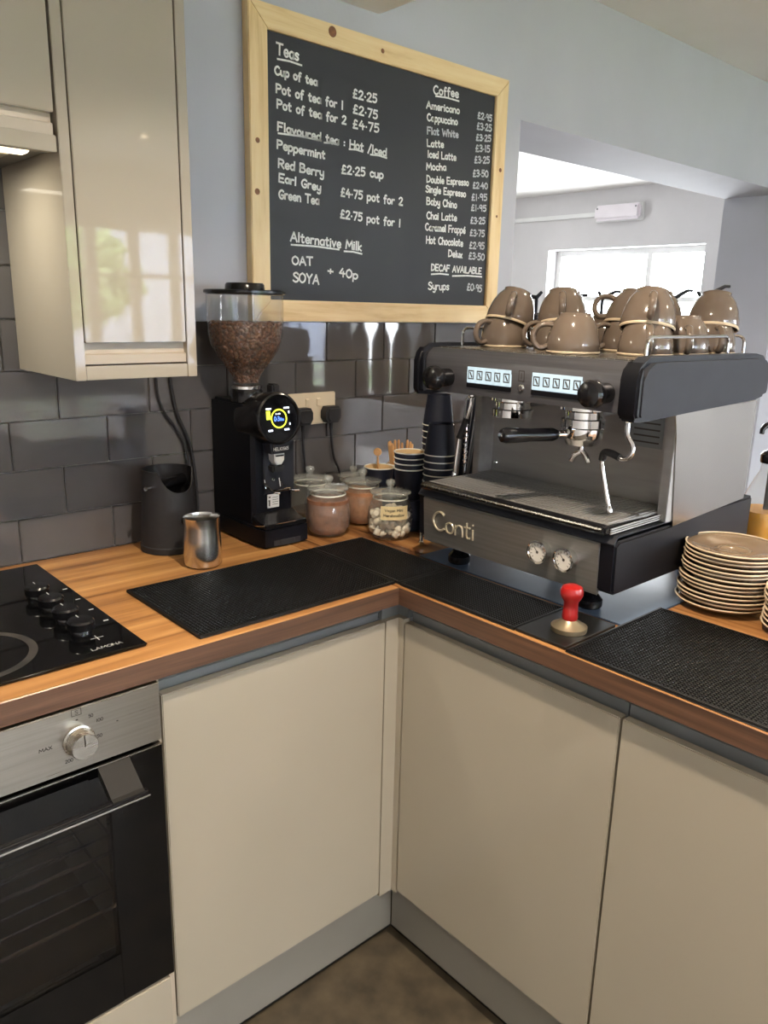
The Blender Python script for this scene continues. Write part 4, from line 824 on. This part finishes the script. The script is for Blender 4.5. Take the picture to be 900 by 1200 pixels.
for i in range(11):
    a = -PI * .05 + i * .33; x, y = .398 + .020 * math.cos(a), .425 + .020 * math.sin(a); x2, y2 = .398 + (.032 + .003 * (i % 3)) * math.cos(a), .425 + .032 * math.sin(a)
    b = MB(); zt = H + .188 + .004 * (i % 3) + (.004 if i in (4, 7) else 0); b.tube([(x, y, H + .072), (x2, y2, zt - .004), (x2 + .0002, y2, zt)], [.0035, .0034, .0022], 8)
    for v in b.bm.verts: pass
    tag(b.build('wooden_stirrer', M['stick']), 'pale wooden stirrer standing in the cup behind the upright paper cups', 'stirrer', 'wooden stirrers in the cup')
sp = thing('wooden_spoon', 'little wooden spoon with a round bowl, left of the stirrers', 'spoon', (.318, .425, H + .07))
MB().tube([(.322, .428, H + .072), (.312, .424, H + .150), (.3105, .423, H + .166)], .0028, 8).build('spoon_handle', M['stick'], sp)
b = MB(); b.lathe([(0, -.002), (.009, -.0015), (.0105, 0), (.009, .0015), (0, .001)], mat4=axis_m((.3095, .4225, H + .178), (-.62, -.78, .05)), seg=20); b.build('spoon_bowl', M['stick'], sp)
st = thing('straw_holder', 'black holder of paper straws behind the left end of the coffee machine', 'straw holder', (.447, .258, H))
MB().lathe([(0, .002), (.019, .002), (.020, .004), (.020, .13), (.0185, .13), (.0185, .006), (0, .006)], (.447, .258, H), 36).build('cup', M['pcup'], st)
for i in range(12):
    a = i * .55; r0, r1 = .010, .014; dx = .004 + .030 * i / 12
    p0 = (.447 + r0 * math.cos(a), .258 + r0 * math.sin(a), H + .01); p1 = (.450 + r1 * math.cos(a) + dx, .255 + r1 * math.sin(a) - dx * .7, H + .325 + random.uniform(-.02, .01))
    tag(MB().tube([p0, p1], .0032, 8).build('paper_straw', M['channel'] if i % 4 == 0 else M['pcup']), 'thin paper straw leaning in the black holder behind the coffee machine', 'straw', 'straws in the black holder')

# ------------------------------------------------------------------ espresso machine
em = thing('espresso_machine', 'two group stainless espresso machine with cups warming on top', 'coffee machine', (.36, -.155, H))
def P(v): return H + v
# lower body: black shell with a steel front panel
MB().prism([(.150, .062), (.60, .062), (.60, .158), (.136, .158), (.134, .150)], 'y', -.383, .093) if False else None
lb_ = MB(); lb_.prism([(.150, P(.062)), (.66, P(.062)), (.66, P(.168)), (.325, P(.168)), (.325, P(.160)), (.150, P(.160)), (.138, P(.152)), (.140, P(.070))], 'y', -.386, .094, bev=.006, seg=3)
lb_.build('lower_body', M['navy'], em)
MB().prism([(.139, P(.058)), (.142, P(.056)), (.146, P(.060)), (.146, P(.160)), (.139, P(.156)), (.1335, P(.150))], 'y', -.356, .074).build('front_panel', M['bronze'], em)
MB().prism([(.1365, P(.1525)), (.146, P(.1665)), (.60, P(.1665)), (.60, P(.168)), (.146, P(.169)), (.1345, P(.156))], 'y', -.384, .092).build('upper_ledge', M['endcap'], em)
# logo: chrome script letters standing off the panel
lg = MB(); FX = lambda zz: .1395 - .0035 * (zz - .058) / .09 - .0012
pts_logo = []
def lmk(u, v): return (FX(v - H) - .002, .045 - u, v)
def ltube(b, pts, r):
    b.tube([lmk(*p) for p in pts], r, 6)
for c_, u0, w_, h_ in (('C', 0, .034, .040), ('o', .037, .022, .026), ('n', .063, .022, .026), ('t', .089, .016, .026), ('i', .109, .006, .026)):
    for s_ in GL[c_][1:]:
        pts = [tuple(float(q) for q in a.split(',')) for a in s_.lstrip('!').split()]
        if s_[0] != '!' and len(pts) > 2: pts = [(v.x, v.y) for v in spline([Vector((a, b_, 0)) for a, b_ in pts], 4)]
        w0 = GL[c_][0]
        if len(pts) == 2 and c_ == 'i' and pts[0][1] > 7: pts = [(.6, 8.2), (.6, 9)]
        ltube(lg, [(u0 + a / w0 * w_, P(.089) + b_ / 10 * (h_ if c_ in 'C' else .036)) for a, b_ in pts], .0021 if c_ != 'C' else .0026)
lg.build('logo_lettering', M['logo'], em)
for yy, zz in ((-.239, .110), (-.297, .110)):
    ga = axis_m((.139, yy, P(zz)), (-1, 0, .02))
    MB().lathe([(.0185, -.002), (.0185, .016), (.0215, .017), (.0225, .020), (.0215, .024), (.0185, .0245), (.0175, .0225)], mat4=ga, seg=40).build('gauge_bezel', M['chrome'], em)
    gd = MB().lathe([(0, .0205), (.018, .0205)], mat4=ga, seg=32).build('gauge_dial', M['dial'], em, angle=0)
    e = MB()
    for k in range(11):
        a = -PI * .25 + k * PI * 1.5 / 10; e.ribbon([(.0125 * math.cos(a), .0125 * math.sin(a)), (.0155 * math.cos(a), .0155 * math.sin(a))], .0012, lambda u, v: (u, v, .0208))
    e.ribbon([(0, 0), (-.007, .0075)], .0016, lambda u, v: (u, v, .021)); ring(e, (0, 0), .0028, .0028, .0211)
    e.xform(ga); e.build('gauge_needle', M['markd'], gd, angle=0, recalc=False)
# drip tray with slotted grate
MB().prism([(.128, P(.170)), (.345, P(.170)), (.345, P(.180)), (.134, P(.186)), (.124, P(.184)), (.122, P(.176))], 'y', -.372, .076, bev=.003).build('drip_tray', M['black'], em)
gt = MB(); gt.box(.140, .343, -.366, .070, P(.1812), P(.1858), .001)
for i in range(46):
    y = -.360 + i * .0092
    gt.box(.150, .236, y, y + .005, P(.1858), P(.1874)); gt.box(.250, .338, y, y + .005, P(.1858), P(.1874))
gt.build('tray_grate', M['darksteel'], em, angle=0)
fr = MB(); fr.tube([(.122, .070, P(.181)), (.122, -.366, P(.181))], .0028, 8); fr.build('tray_front_trim', M['steel'], em)
for k in range(3): MB().tube([(.136, -.3745, P(.173 + k * .004)), (.330, -.3745, P(.173 + k * .004))], .0016, 8).build('tray_side_rib', M['darksteel'], em)
# back panel, side panels
MB().box(.345, .353, -.372, .084, P(.169), P(.372), .001).build('back_panel', M['darksteel'], em)
MB().box(.300, .346, -.3845, -.366, P(.167), P(.372), .001).build('corner_pillar', M['darksteel'], em)
MB().prism([(.3245, P(.158)), (.612, P(.170)), (.612, P(.372)), (.288, P(.372)), (.300, P(.33))], 'y', -.3868, -.3845).build('side_panel', M['steelside'], em, angle=0)
MB().box(.353, .62, -.384, .084, P(.168), P(.372)).build('boiler_case', M['darksteel'], em, angle=0)
MB().box(.3005, .352, .072, .090, P(.167), P(.372), .001).build('corner_pillar', M['darksteel'], em)
for yy, zz in ((-.352, .205), (-.352, .335), (.06, .205), (.06, .335)): MB().lathe([(0, .003), (.004, .0024), (.0055, 0)], mat4=axis_m((.345, yy, P(zz)), (-1, 0, 0)), seg=14).build('panel_screw', M['chrome'], em)
dp = MB().box(.3438, .3449, -.338, -.268, P(.292), P(.368)).build('data_plate', M['channel'], em, angle=0)
e = MB()
for k in range(5): e.ribbon([(-.330, P(.302 + k * .012)), (-.278, P(.302 + k * .012))], .003, lambda u, v: (.3435, u, v))
e.build('data_plate_print', M['markd'], dp, angle=0, recalc=False)
# upper body: fascia, top deck, end mouldings
MB().prism([(.133, P(.3775)), (.60, P(.375)), (.60, P(.4615)), (.150, P(.4615)), (.137, P(.452)), (.131, P(.44))], 'y', -.372, .080, bev=.0015).build('upper_body', M['fascia'], em)
def endcap_poly():
    return [(.118, P(.378)), (.124, P(.368)), (.145, P(.366)), (.32, P(.372)), (.56, P(.379)), (.592, P(.384)), (.598, P(.396)), (.598, P(.428)), (.590, P(.452)), (.572, P(.464)), (.54, P(.4685)), (.20, P(.4705)), (.155, P(.470)), (.132, P(.458)), (.118, P(.436))]
MB().prism(endcap_poly(), 'y', -.413, -.3725, bev=.009, seg=4).build('end_moulding', M['endcap'], em)
MB().prism(endcap_poly(), 'y', .0805, .103, bev=.008, seg=4).build('end_moulding', M['endcap'], em)
MB().prism([(.1145, P(.380)), (.120, P(.372)), (.130, P(.372)), (.130, P(.462)), (.120, P(.452)), (.1145, P(.436))], 'y', -.411, -.3755, bev=.004, seg=3).build('end_cover', M['navy'], em)
MB().prism([(.1145, P(.380)), (.120, P(.372)), (.130, P(.372)), (.130, P(.462)), (.120, P(.452)), (.1145, P(.436))], 'y', .0825, .101, bev=.004, seg=3).build('end_cover', M['navy'], em)
MB().box(.16, .585, -.368, .076, P(.4617), P(.4635), .0008).build('cup_deck', M['steel'], em)
for y0_, y1_ in ((-.143, -.034), (-.297, -.190)):
    kp = MB().box(.1305, .1345, y0_, y1_, P(.401), P(.4325), .001).build('keypad', M['pad'], em)
    MB().box(.1298, .1345, y0_, y1_, P(.392), P(.4005), .0008).build('keypad_strip', M['navy'], em)
    e = MB(); n = 5; w_ = (y1_ - y0_) / n
    for k in range(n):
        yc = y1_ - (k + .5) * w_; a = .0062
        sq = [(-a, -.0075), (a, -.0075), (a, .0075), (-a, .0075), (-a, -.0075)]
        for p_, q_ in zip(sq, sq[1:]): e.ribbon([(yc + p_[0], P(.4165) + p_[1]), (yc + q_[0], P(.4165) + q_[1])], .0022, lambda u, v: (.1302, u, v))
        e.ribbon([(yc - .0025, P(.412)), (yc + .0022, P(.4205))], .003, lambda u, v: (.1302, u, v))
    e.build('keypad_symbols', M['markd'], kp, angle=0, recalc=False)
e = MB()
for p_, q_ in (((-.172, .414), (-.160, .414)), ((-.160, .414), (-.160, .432)), ((-.160, .432), (-.172, .432)), ((-.172, .432), (-.172, .414)), ((-.166, .418), (-.166, .428))): e.ribbon([(p_[0], P(p_[1])), (q_[0], P(q_[1]))], .0015, lambda u, v: (.1312, u, v))
e.build('badge', M['markd'], em, angle=0, recalc=False)
MB().lathe([(0, .004), (.005, .0035), (.007, .0015), (.0075, 0)], mat4=axis_m((.1325, -.166, P(.402)), (-1, 0, 0)), seg=20).build('power_button', M['chrome'], em)
for yy, zz in ((.016, .407), (-.343, .409)):
    ka = axis_m((.132, yy, P(zz)), (-1, 0, 0))
    kn = MB().lathe([(.017, -.002), (.0175, .012), (.0165, .026), (.0205, .030), (.0235, .036), (.0235, .046), (.020, .053), (.012, .056), (0, .057)], mat4=ka, seg=36)
    kn.build('steam_knob', M['black'], em)
# brew groups
for yy in (-.225, -.055):
    MB().lathe([(0, .372), (.046, .372), (.046, .362), (.036, .358), (.036, .346), (.041, .344), (.041, .330), (.037, .328), (0, .328)], (.250, yy, H), 40).build('brew_group', M['chrome'], em)
    MB().box(.225, .345, yy - .028, yy + .028, P(.350), P(.3725), .003).build('group_neck', M['darksteel'], em)
# steam wands
def wand(pts, grip, tipn, s):
    b = MB(); b.tube(pts, .0042, 12, smooth=6); w = b.build('steam_wand', M['chrome'], em)
    MB().tube(grip, .0066, 12, smooth=5).build('rubber_grip', M['blackm'], w)
    MB().lathe([(.0042, -.002), (.006, .002), (.006, .010), (.003, .014), (0, .0145)], mat4=axis_m(tipn, s), seg=16).build('nozzle', M['chrome'], w)
    MB().lathe([(0, -.012), (.009, -.012), (.009, .008), (.006, .012), (0, .012)], mat4=axis_m(pts[0], (0, 0, -1)), seg=18).build('ball_joint', M['chrome'], w)
wand([(.195, -.352, P(.368)), (.190, -.355, P(.338)), (.192, -.366, P(.318)), (.190, -.366, P(.302)), (.190, -.352, P(.293)), (.193, -.325, P(.299)), (.196, -.309, P(.296)), (.199, -.3065, P(.27)), (.207, -.322, P(.20))],
     [(.190, -.3445, P(.2945)), (.192, -.328, P(.299)), (.195, -.311, P(.298)), (.1975, -.306, P(.284))], (.207, -.322, P(.20)), (.1, -.2, -1))
wand([(.245, .052, P(.368)), (.243, .055, P(.335)), (.242, .066, P(.30)), (.240, .078, P(.27)), (.236, .084, P(.19))],
     [(.2425, .062, P(.312)), (.2415, .070, P(.29)), (.2395, .0785, P(.267))], (.236, .084, P(.19)), (-.05, .05, -1))
hx_ = [(.262 + .0045 * math.cos(k * .9), .079 + .0045 * math.sin(k * .9), P(.20 + k * .0017)) for k in range(64)]
MB().tube(hx_, .0014, 6).build('coil_spring', M['chrome'], em)
MB().tube([(.262, .079, P(.305)), (.262, .079, P(.188))], .0028, 8).build('water_spout', M['chrome'], em)
# cup rails
def rail(pts): MB().tube(pts, .003, 10).build('cup_rail', M['chrome'], em)
def rounded(p0, p1, h, r=.014):
    p0, p1 = Vector(p0), Vector(p1); d = (p1 - p0).normalized(); up = Vector((0, 0, 1)); o = [p0]
    for k in range(6): a = PI / 2 * k / 5; o.append(p0 + up * (h - r + r * math.sin(a)) + d * (r - r * math.cos(a)))
    for k in range(6): a = PI / 2 * (1 - k / 5); o.append(p1 + up * (h - r + r * math.sin(a)) - d * (r - r * math.cos(a)))
    o.append(p1); return o
rail(rounded((.182, -.379, P(.464)), (.470, -.379, P(.464)), .036)); rail(rounded((.235, .078, P(.464)), (.52, .078, P(.464)), .036))
rail(rounded((.580, .06, P(.463)), (.580, -.36, P(.463)), .036))
for i, (x, y) in enumerate(((.205, -.302), (.205, .030), (.58, -.302), (.58, .030))):
    f_ = MB().lathe([(0, .002), (.021, .002), (.024, .006), (.024, .018), (.019, .024), (.014, .030), (.014, .064)], (x, y, H + .0018), 30); f_.build('foot', M['black'], em)
    MB().lathe([(.036, .052), (.038, .056), (.036, .0635)], (x, y, H), 30).build('foot_flange', M['endcap'], em)
tag(MB().box(.172, .70, -.402, .12, H + .0004, H + .0035, .001).build('sheen_board', M['sheen_blue']), 'thin board added under the coffee machine, its blue grey standing for a worktop sheen', 'board')  # board added to carry the worktop's bluish sheen as plain colour
# portafilter locked into the right group
pf = thing('portafilter', 'portafilter with black handle locked in the right hand brew group', 'portafilter', (.25, -.225, P(.32)))
MB().lathe([(.0395, .3275), (.0395, .312), (.036, .306), (.030, .296), (.012, .292), (0, .292)], (.25, -.225, H), 40).build('filter_basket', M['chrome'], pf)
s1 = MB(); s1.tube([(.25, -.225, P(.294)), (.25, -.225, P(.282)), (.246, -.214, P(.274)), (.246, -.208, P(.262))], .0055, 12, smooth=4); s1.tube([(.25, -.225, P(.284)), (.252, -.236, P(.274)), (.252, -.242, P(.262))], .0055, 12, smooth=4); s1.build('twin_spout', M['chrome'], pf)
hp0, hp1 = Vector((.213, -.212, P(.316))), Vector((.082, -.166, P(.319)))
MB().tube([hp0 + Vector((.01, -.003, 0)), hp0.lerp(hp1, .14)], [.009, .0075], 14).build('neck', M['chrome'], pf)
hd_ = [hp0.lerp(hp1, k) for k in (.13, .2, .35, .55, .75, .92, .98, 1.0)]
MB().tube(hd_, [.009, .0125, .0125, .012, .014, .0145, .012, .006], 20).build('handle', M['black'], pf)
MB().tube([hp0.lerp(hp1, 1.0), hp0.lerp(hp1, 1.012)], .006, 16).build('handle_end', M['chrome'], pf)
# ------------------------------------------------------------------ cups on the warmer
def big_cup(label, loc, rot):
    t = thing('coffee_cup', label, 'cup', (0, 0, 0), 'taupe cups on the coffee machine')
    b = MB()   # built mouth down: rim at z=0, foot on top
    b.lathe([(.0462, .0022), (.0485, .006), (.0480, .020), (.0445, .038), (.0385, .054), (.031, .0645), (.0285, .067), (.0280, .0715), (.0262, .0725), (.0255, .069), (0, .068)], (0, 0, 0), 48)
    b.lathe([(.0462, .0022), (.0450, .02), (.0415, .037), (.035, .052), (.025, .061), (0, .062)], (0, 0, 0), 48)
    b.build('cup_body', M['cup'], t, angle=50, local=True)
    MB().lathe([(.0487, .0052), (.0492, .003), (.0480, .0006), (.0468, .0006), (.0458, .003)], (0, 0, 0), 48).build('rim', M['cuprim'], t, local=True)
    hb_ = MB(); hb_.tube([(.0465, 0, .0125), (.060, 0, .0085), (.071, 0, .018), (.0735, 0, .032), (.066, 0, .046), (.052, 0, .0515), (.0395, 0, .050)], .0052, 12, smooth=5)
    for v in hb_.bm.verts: v.co.y *= 1.25
    hb_.build('handle', M['cup'], t, local=True)
    t.location = loc; t.rotation_euler = rot
    return t
DK = H + .4637
CUPS = [  # x, y, level, handle azimuth, sideways lean, label
 (.226, -.205, 0, 2.35, 0, 'upturned taupe cup at the front edge of the machine, its handle to the left'),
 (.290, .012, 0, 2.95, 0, 'upturned taupe cup at the left front corner of the machine, under a tilted cup'),
 (.330, -.096, 0, 2.6, 0, 'upturned taupe cup half behind the front one, second from the left rail'),
 (.305, -.305, 0, 3.75, 0, 'upturned taupe cup just behind the right rail, carrying the tallest cup'),
 (.412, -.318, 0, 3.8, 0, 'upturned taupe cup behind the right rail, second from the front'),
 (.520, -.318, 0, 3.9, 0, 'upturned taupe cup at the far end of the right rail'),
 (.405, -.205, 0, 2.6, 0, 'upturned taupe cup hidden low in the middle of the warmer'),
 (.430, -.030, 0, 2.5, 0, 'upturned taupe cup in the second row on the left'),
 (.520, -.205, 0, 2.5, 0, 'upturned taupe cup low at the back in the middle'),
 (.522, -.080, 0, 2.5, 0, 'upturned taupe cup low at the back on the left'),
 (.296, .008, 1, 3.75, .20, 'taupe cup tipped on top of the left front corner cup, leftmost of the upper cups'),
 (.338, -.096, 1, 3.75, -.05, 'taupe cup on top, second of the upper cups from the left, handle facing forward'),
 (.312, -.300, 1, 3.72, .05, 'tallest taupe cup at the front right of the upper cups, handle facing forward'),
 (.412, -.200, 1, 2.35, .16, 'taupe upper cup in the middle showing its handle loop to the left'),
 (.438, -.030, 1, 1.2, 0, 'taupe upper cup in the back row, third from the left'),
 (.530, -.315, 1, 1.0, .04, 'taupe upper cup standing apart at the right, above the rail'),
 (.525, -.200, 1, 1.0, -.05, 'taupe upper cup at the back, half hidden behind the tallest one'),
]
c0 = None
for x, y, lv, az, tilt, lab in CUPS:
    loc = (x, y, DK + (.045 if lv else 0)); rot = (0, 0, az)
    if lv:   # upper cups sit over the foot of the one below and lean away from the room
        ax = Vector((-.53, .85, 0)) * .26 + Vector((.85, .53, 0)) * tilt
        rot = tuple((Matrix.Rotation(ax.length, 3, ax) @ Matrix.Rotation(az, 3, 'Z')).to_euler())
    if c0 is None: c0 = big_cup(lab, loc, rot)
    else: dup(c0, loc, lab, rot)

# ------------------------------------------------------------------ saucers
def saucer(label, loc, group):
    t = thing('saucer', label, 'saucer', (0, 0, 0), group)
    MB().lathe([(0, .004), (.022, .004), (.0255, .0062), (.028, .0050), (.045, .0075), (.070, .0130), (.0845, .0172), (.0860, .0163), (.0835, .0128), (.072, .0088), (.048, .0036), (.036, .0026), (.034, .0004), (.030, .0004), (.029, .0022), (0, .0022)], (0, 0, 0), 64).build('dish', M['saucer'], t, angle=50, local=True)
    MB().lathe([(.0836, .0171), (.0850, .0186), (.0866, .0182), (.0870, .0170), (.0862, .0160), (.0844, .0160), (.0836, .0171)], (0, 0, 0), 64).build('rim', M['cuprim'], t, local=True)
    t.location = loc; return t
s0 = None
for k in range(14):
    o = .0018 * k; loc = (.422 + .0025 * math.sin(k * 1.9) - o * .35, -.456 + .002 * math.cos(k * 2.3) - o * .5, H + .0005 + k * .0083)
    lab = 'taupe saucer in the tall stack right of the machine, %s' % ('bottom' if k == 0 else 'top, lying open' if k == 13 else ORD[k] + ' from the bottom')
    s0 = saucer(lab, loc, 'saucers in the tall stack') if s0 is None else dup(s0, loc, lab)
for k in range(8):
    lab = 'taupe saucer in the shorter stack cut by the right picture edge, %s' % ('bottom' if k == 0 else 'top' if k == 7 else ORD[k] + ' from the bottom')
    d = dup(s0, (.402 + .0015 * math.sin(k * 2), -.630 + .0015 * math.cos(k), H + .0005 + k * .0088), lab); d['group'] = 'saucers in the shorter stack'

# ------------------------------------------------------------------ tamper
tm = thing('coffee_tamper', 'red handled coffee tamper with a steel base on the small mat', 'tamper', (.075, -.349, H + .0062))
tx, ty, tz = .075, -.349, H + .0064
MB().lathe([(0, 0), (.0305, 0), (.031, .002), (.031, .008), (.028, .0095), (.016, .017), (.0125, .020), (0, .020)], (tx, ty, tz), 48).build('base', M['tampbase'], tm)
MB().lathe([(.0125, .0195), (.0138, .024), (.0130, .034), (.0120, .044), (.0125, .052), (.0165, .058), (.0192, .064), (.0195, .071), (.017, .078), (.010, .0815), (0, .0825)], (tx, ty, tz), 40).build('handle', M['red'], tm)

# ------------------------------------------------------------------ syrup bottles
sb = thing('syrup_bottle', 'glass pump bottle of amber syrup at the right edge behind the saucers', 'syrup bottle', (.775, -.372, H))
SX, SY = .775, -.372
MB().lathe([(0, .003), (.054, .003), (.060, .010), (.061, .06), (.0585, .11), (.048, .15), (.034, .185), (.024, .205), (.022, .222), (.0235, .228)], (SX, SY, H), 48).build('bottle', M['glass'], sb, angle=60, recalc=False)
MB().lathe([(0, .006), (.052, .006), (.0575, .013), (.0582, .06), (.0560, .105), (.0525, .118), (0, .118)], (SX, SY, H), 44).build('syrup', M['amber'], sb)
def pump(root, x, y, z0, dirv, mat_='black', s=1.0):
    d = Vector(dirv).normalized()
    MB().lathe([(0, -.004), (.0255 * s, -.004), (.0265 * s, .0), (.0265 * s, .014 * s), (.022 * s, .020 * s), (.013 * s, .024 * s), (.011 * s, .034 * s), (0, .034 * s)], (x, y, z0), 32).build('pump_collar', M[mat_], root)
    MB().tube([(x, y, z0 + .03 * s), (x, y, z0 + .075 * s)], .0065 * s, 14).build('pump_stem', M[mat_], root)
    h = Vector((x, y, z0 + .082 * s)); up = Vector((0, 0, 1))
    b = MB(); b.tube([h - d * .014 * s + up * .002 * s, h, h + d * .018 * s + up * .001, h + d * .036 * s - up * .002 * s, h + d * .043 * s - up * .010 * s, h + d * .044 * s - up * .020 * s], [.007 * s, .010 * s, .008 * s, .0062 * s, .0055 * s, .0048 * s], 14); b.build('pump_nozzle', M[mat_], root)
pump(sb, SX, SY, H + .228, (-.75, .30, 0))
MB().tube([(SX, SY, H + .225), (SX + .004, SY, H + .03)], .0075, 12).build('dip_tube', M['endcap'], sb)
# raised shelf behind the machine with the row of syrup bottles; only their pumps show over the cups
sh = thing('bottle_shelf', 'raised shelf behind the coffee machine carrying the syrup bottles', 'shelf', (.86, .17, H))
MB().box(.795, .935, -.16, .50, P(.225), P(.245), .002).build('shelf_board', M['woody'], sh)
for y in (-.15, .48): MB().box(.80, .93, y - .008, y + .008, P(.0005), P(.225)).build('shelf_end', M['woody'], sh, angle=0)
SH = P(.2455)
PUMPS = [(.862, .375, (-.75, .66, .15), 'leftmost, beside the chalkboard'), (.862, .262, (.8, -.5, .2), 'second from the chalkboard'), (.862, .158, (.7, -.7, .5), 'third from the chalkboard'),
         (.862, .045, (.75, -.66, .3), 'fourth, above the tallest cup'), (.862, -.045, (.7, -.7, .6), 'fifth, between the two right hand upper cups'), (.862, -.118, (.8, -.6, .55), 'rightmost, with the long slanting nozzle')]
for i, (x, y, d, w_) in enumerate(PUMPS):
    t = thing('syrup_bottle', 'syrup pump bottle behind the cups, ' + w_, 'syrup bottle', (x, y, SH), 'syrup bottles behind the machine')
    zt = .268
    MB().lathe([(0, .002), (.030, .002), (.033, .006), (.033, .17), (.026, .20), (.0145, .225), (.0135, zt - .01), (.0145, zt - .004)], (x, y, SH), 32).build('bottle', M['syr'], t)
    MB().lathe([(.0335, .05), (.0335, .15)], (x, y, SH), 32).build('bottle_label', M['paper'], t)
    MB().lathe([(0, -.004), (.0165, -.004), (.017, .012), (.009, .020), (0, .020)], (x, y, SH + zt), 24).build('pump_collar', M['endcap'], t)
    h = Vector((x, y, SH + zt + .062)); dv = Vector(d).normalized(); L_ = .062 if i == 5 else .038
    MB().tube([(x, y, SH + zt + .018), h], .0045, 10).build('pump_stem', M['endcap'], t)
    n0 = h - Vector((dv.x, dv.y, 0)) * .014 + Vector((0, 0, .016))
    MB().tube([n0, h, h + dv * L_ * .6, h + dv * L_, h + dv * L_ + Vector((dv.x * .014, dv.y * .014, 0))], [.0042, .0065, .0052, .0042, .0036], 12).build('pump_nozzle', M['endcap'], t)
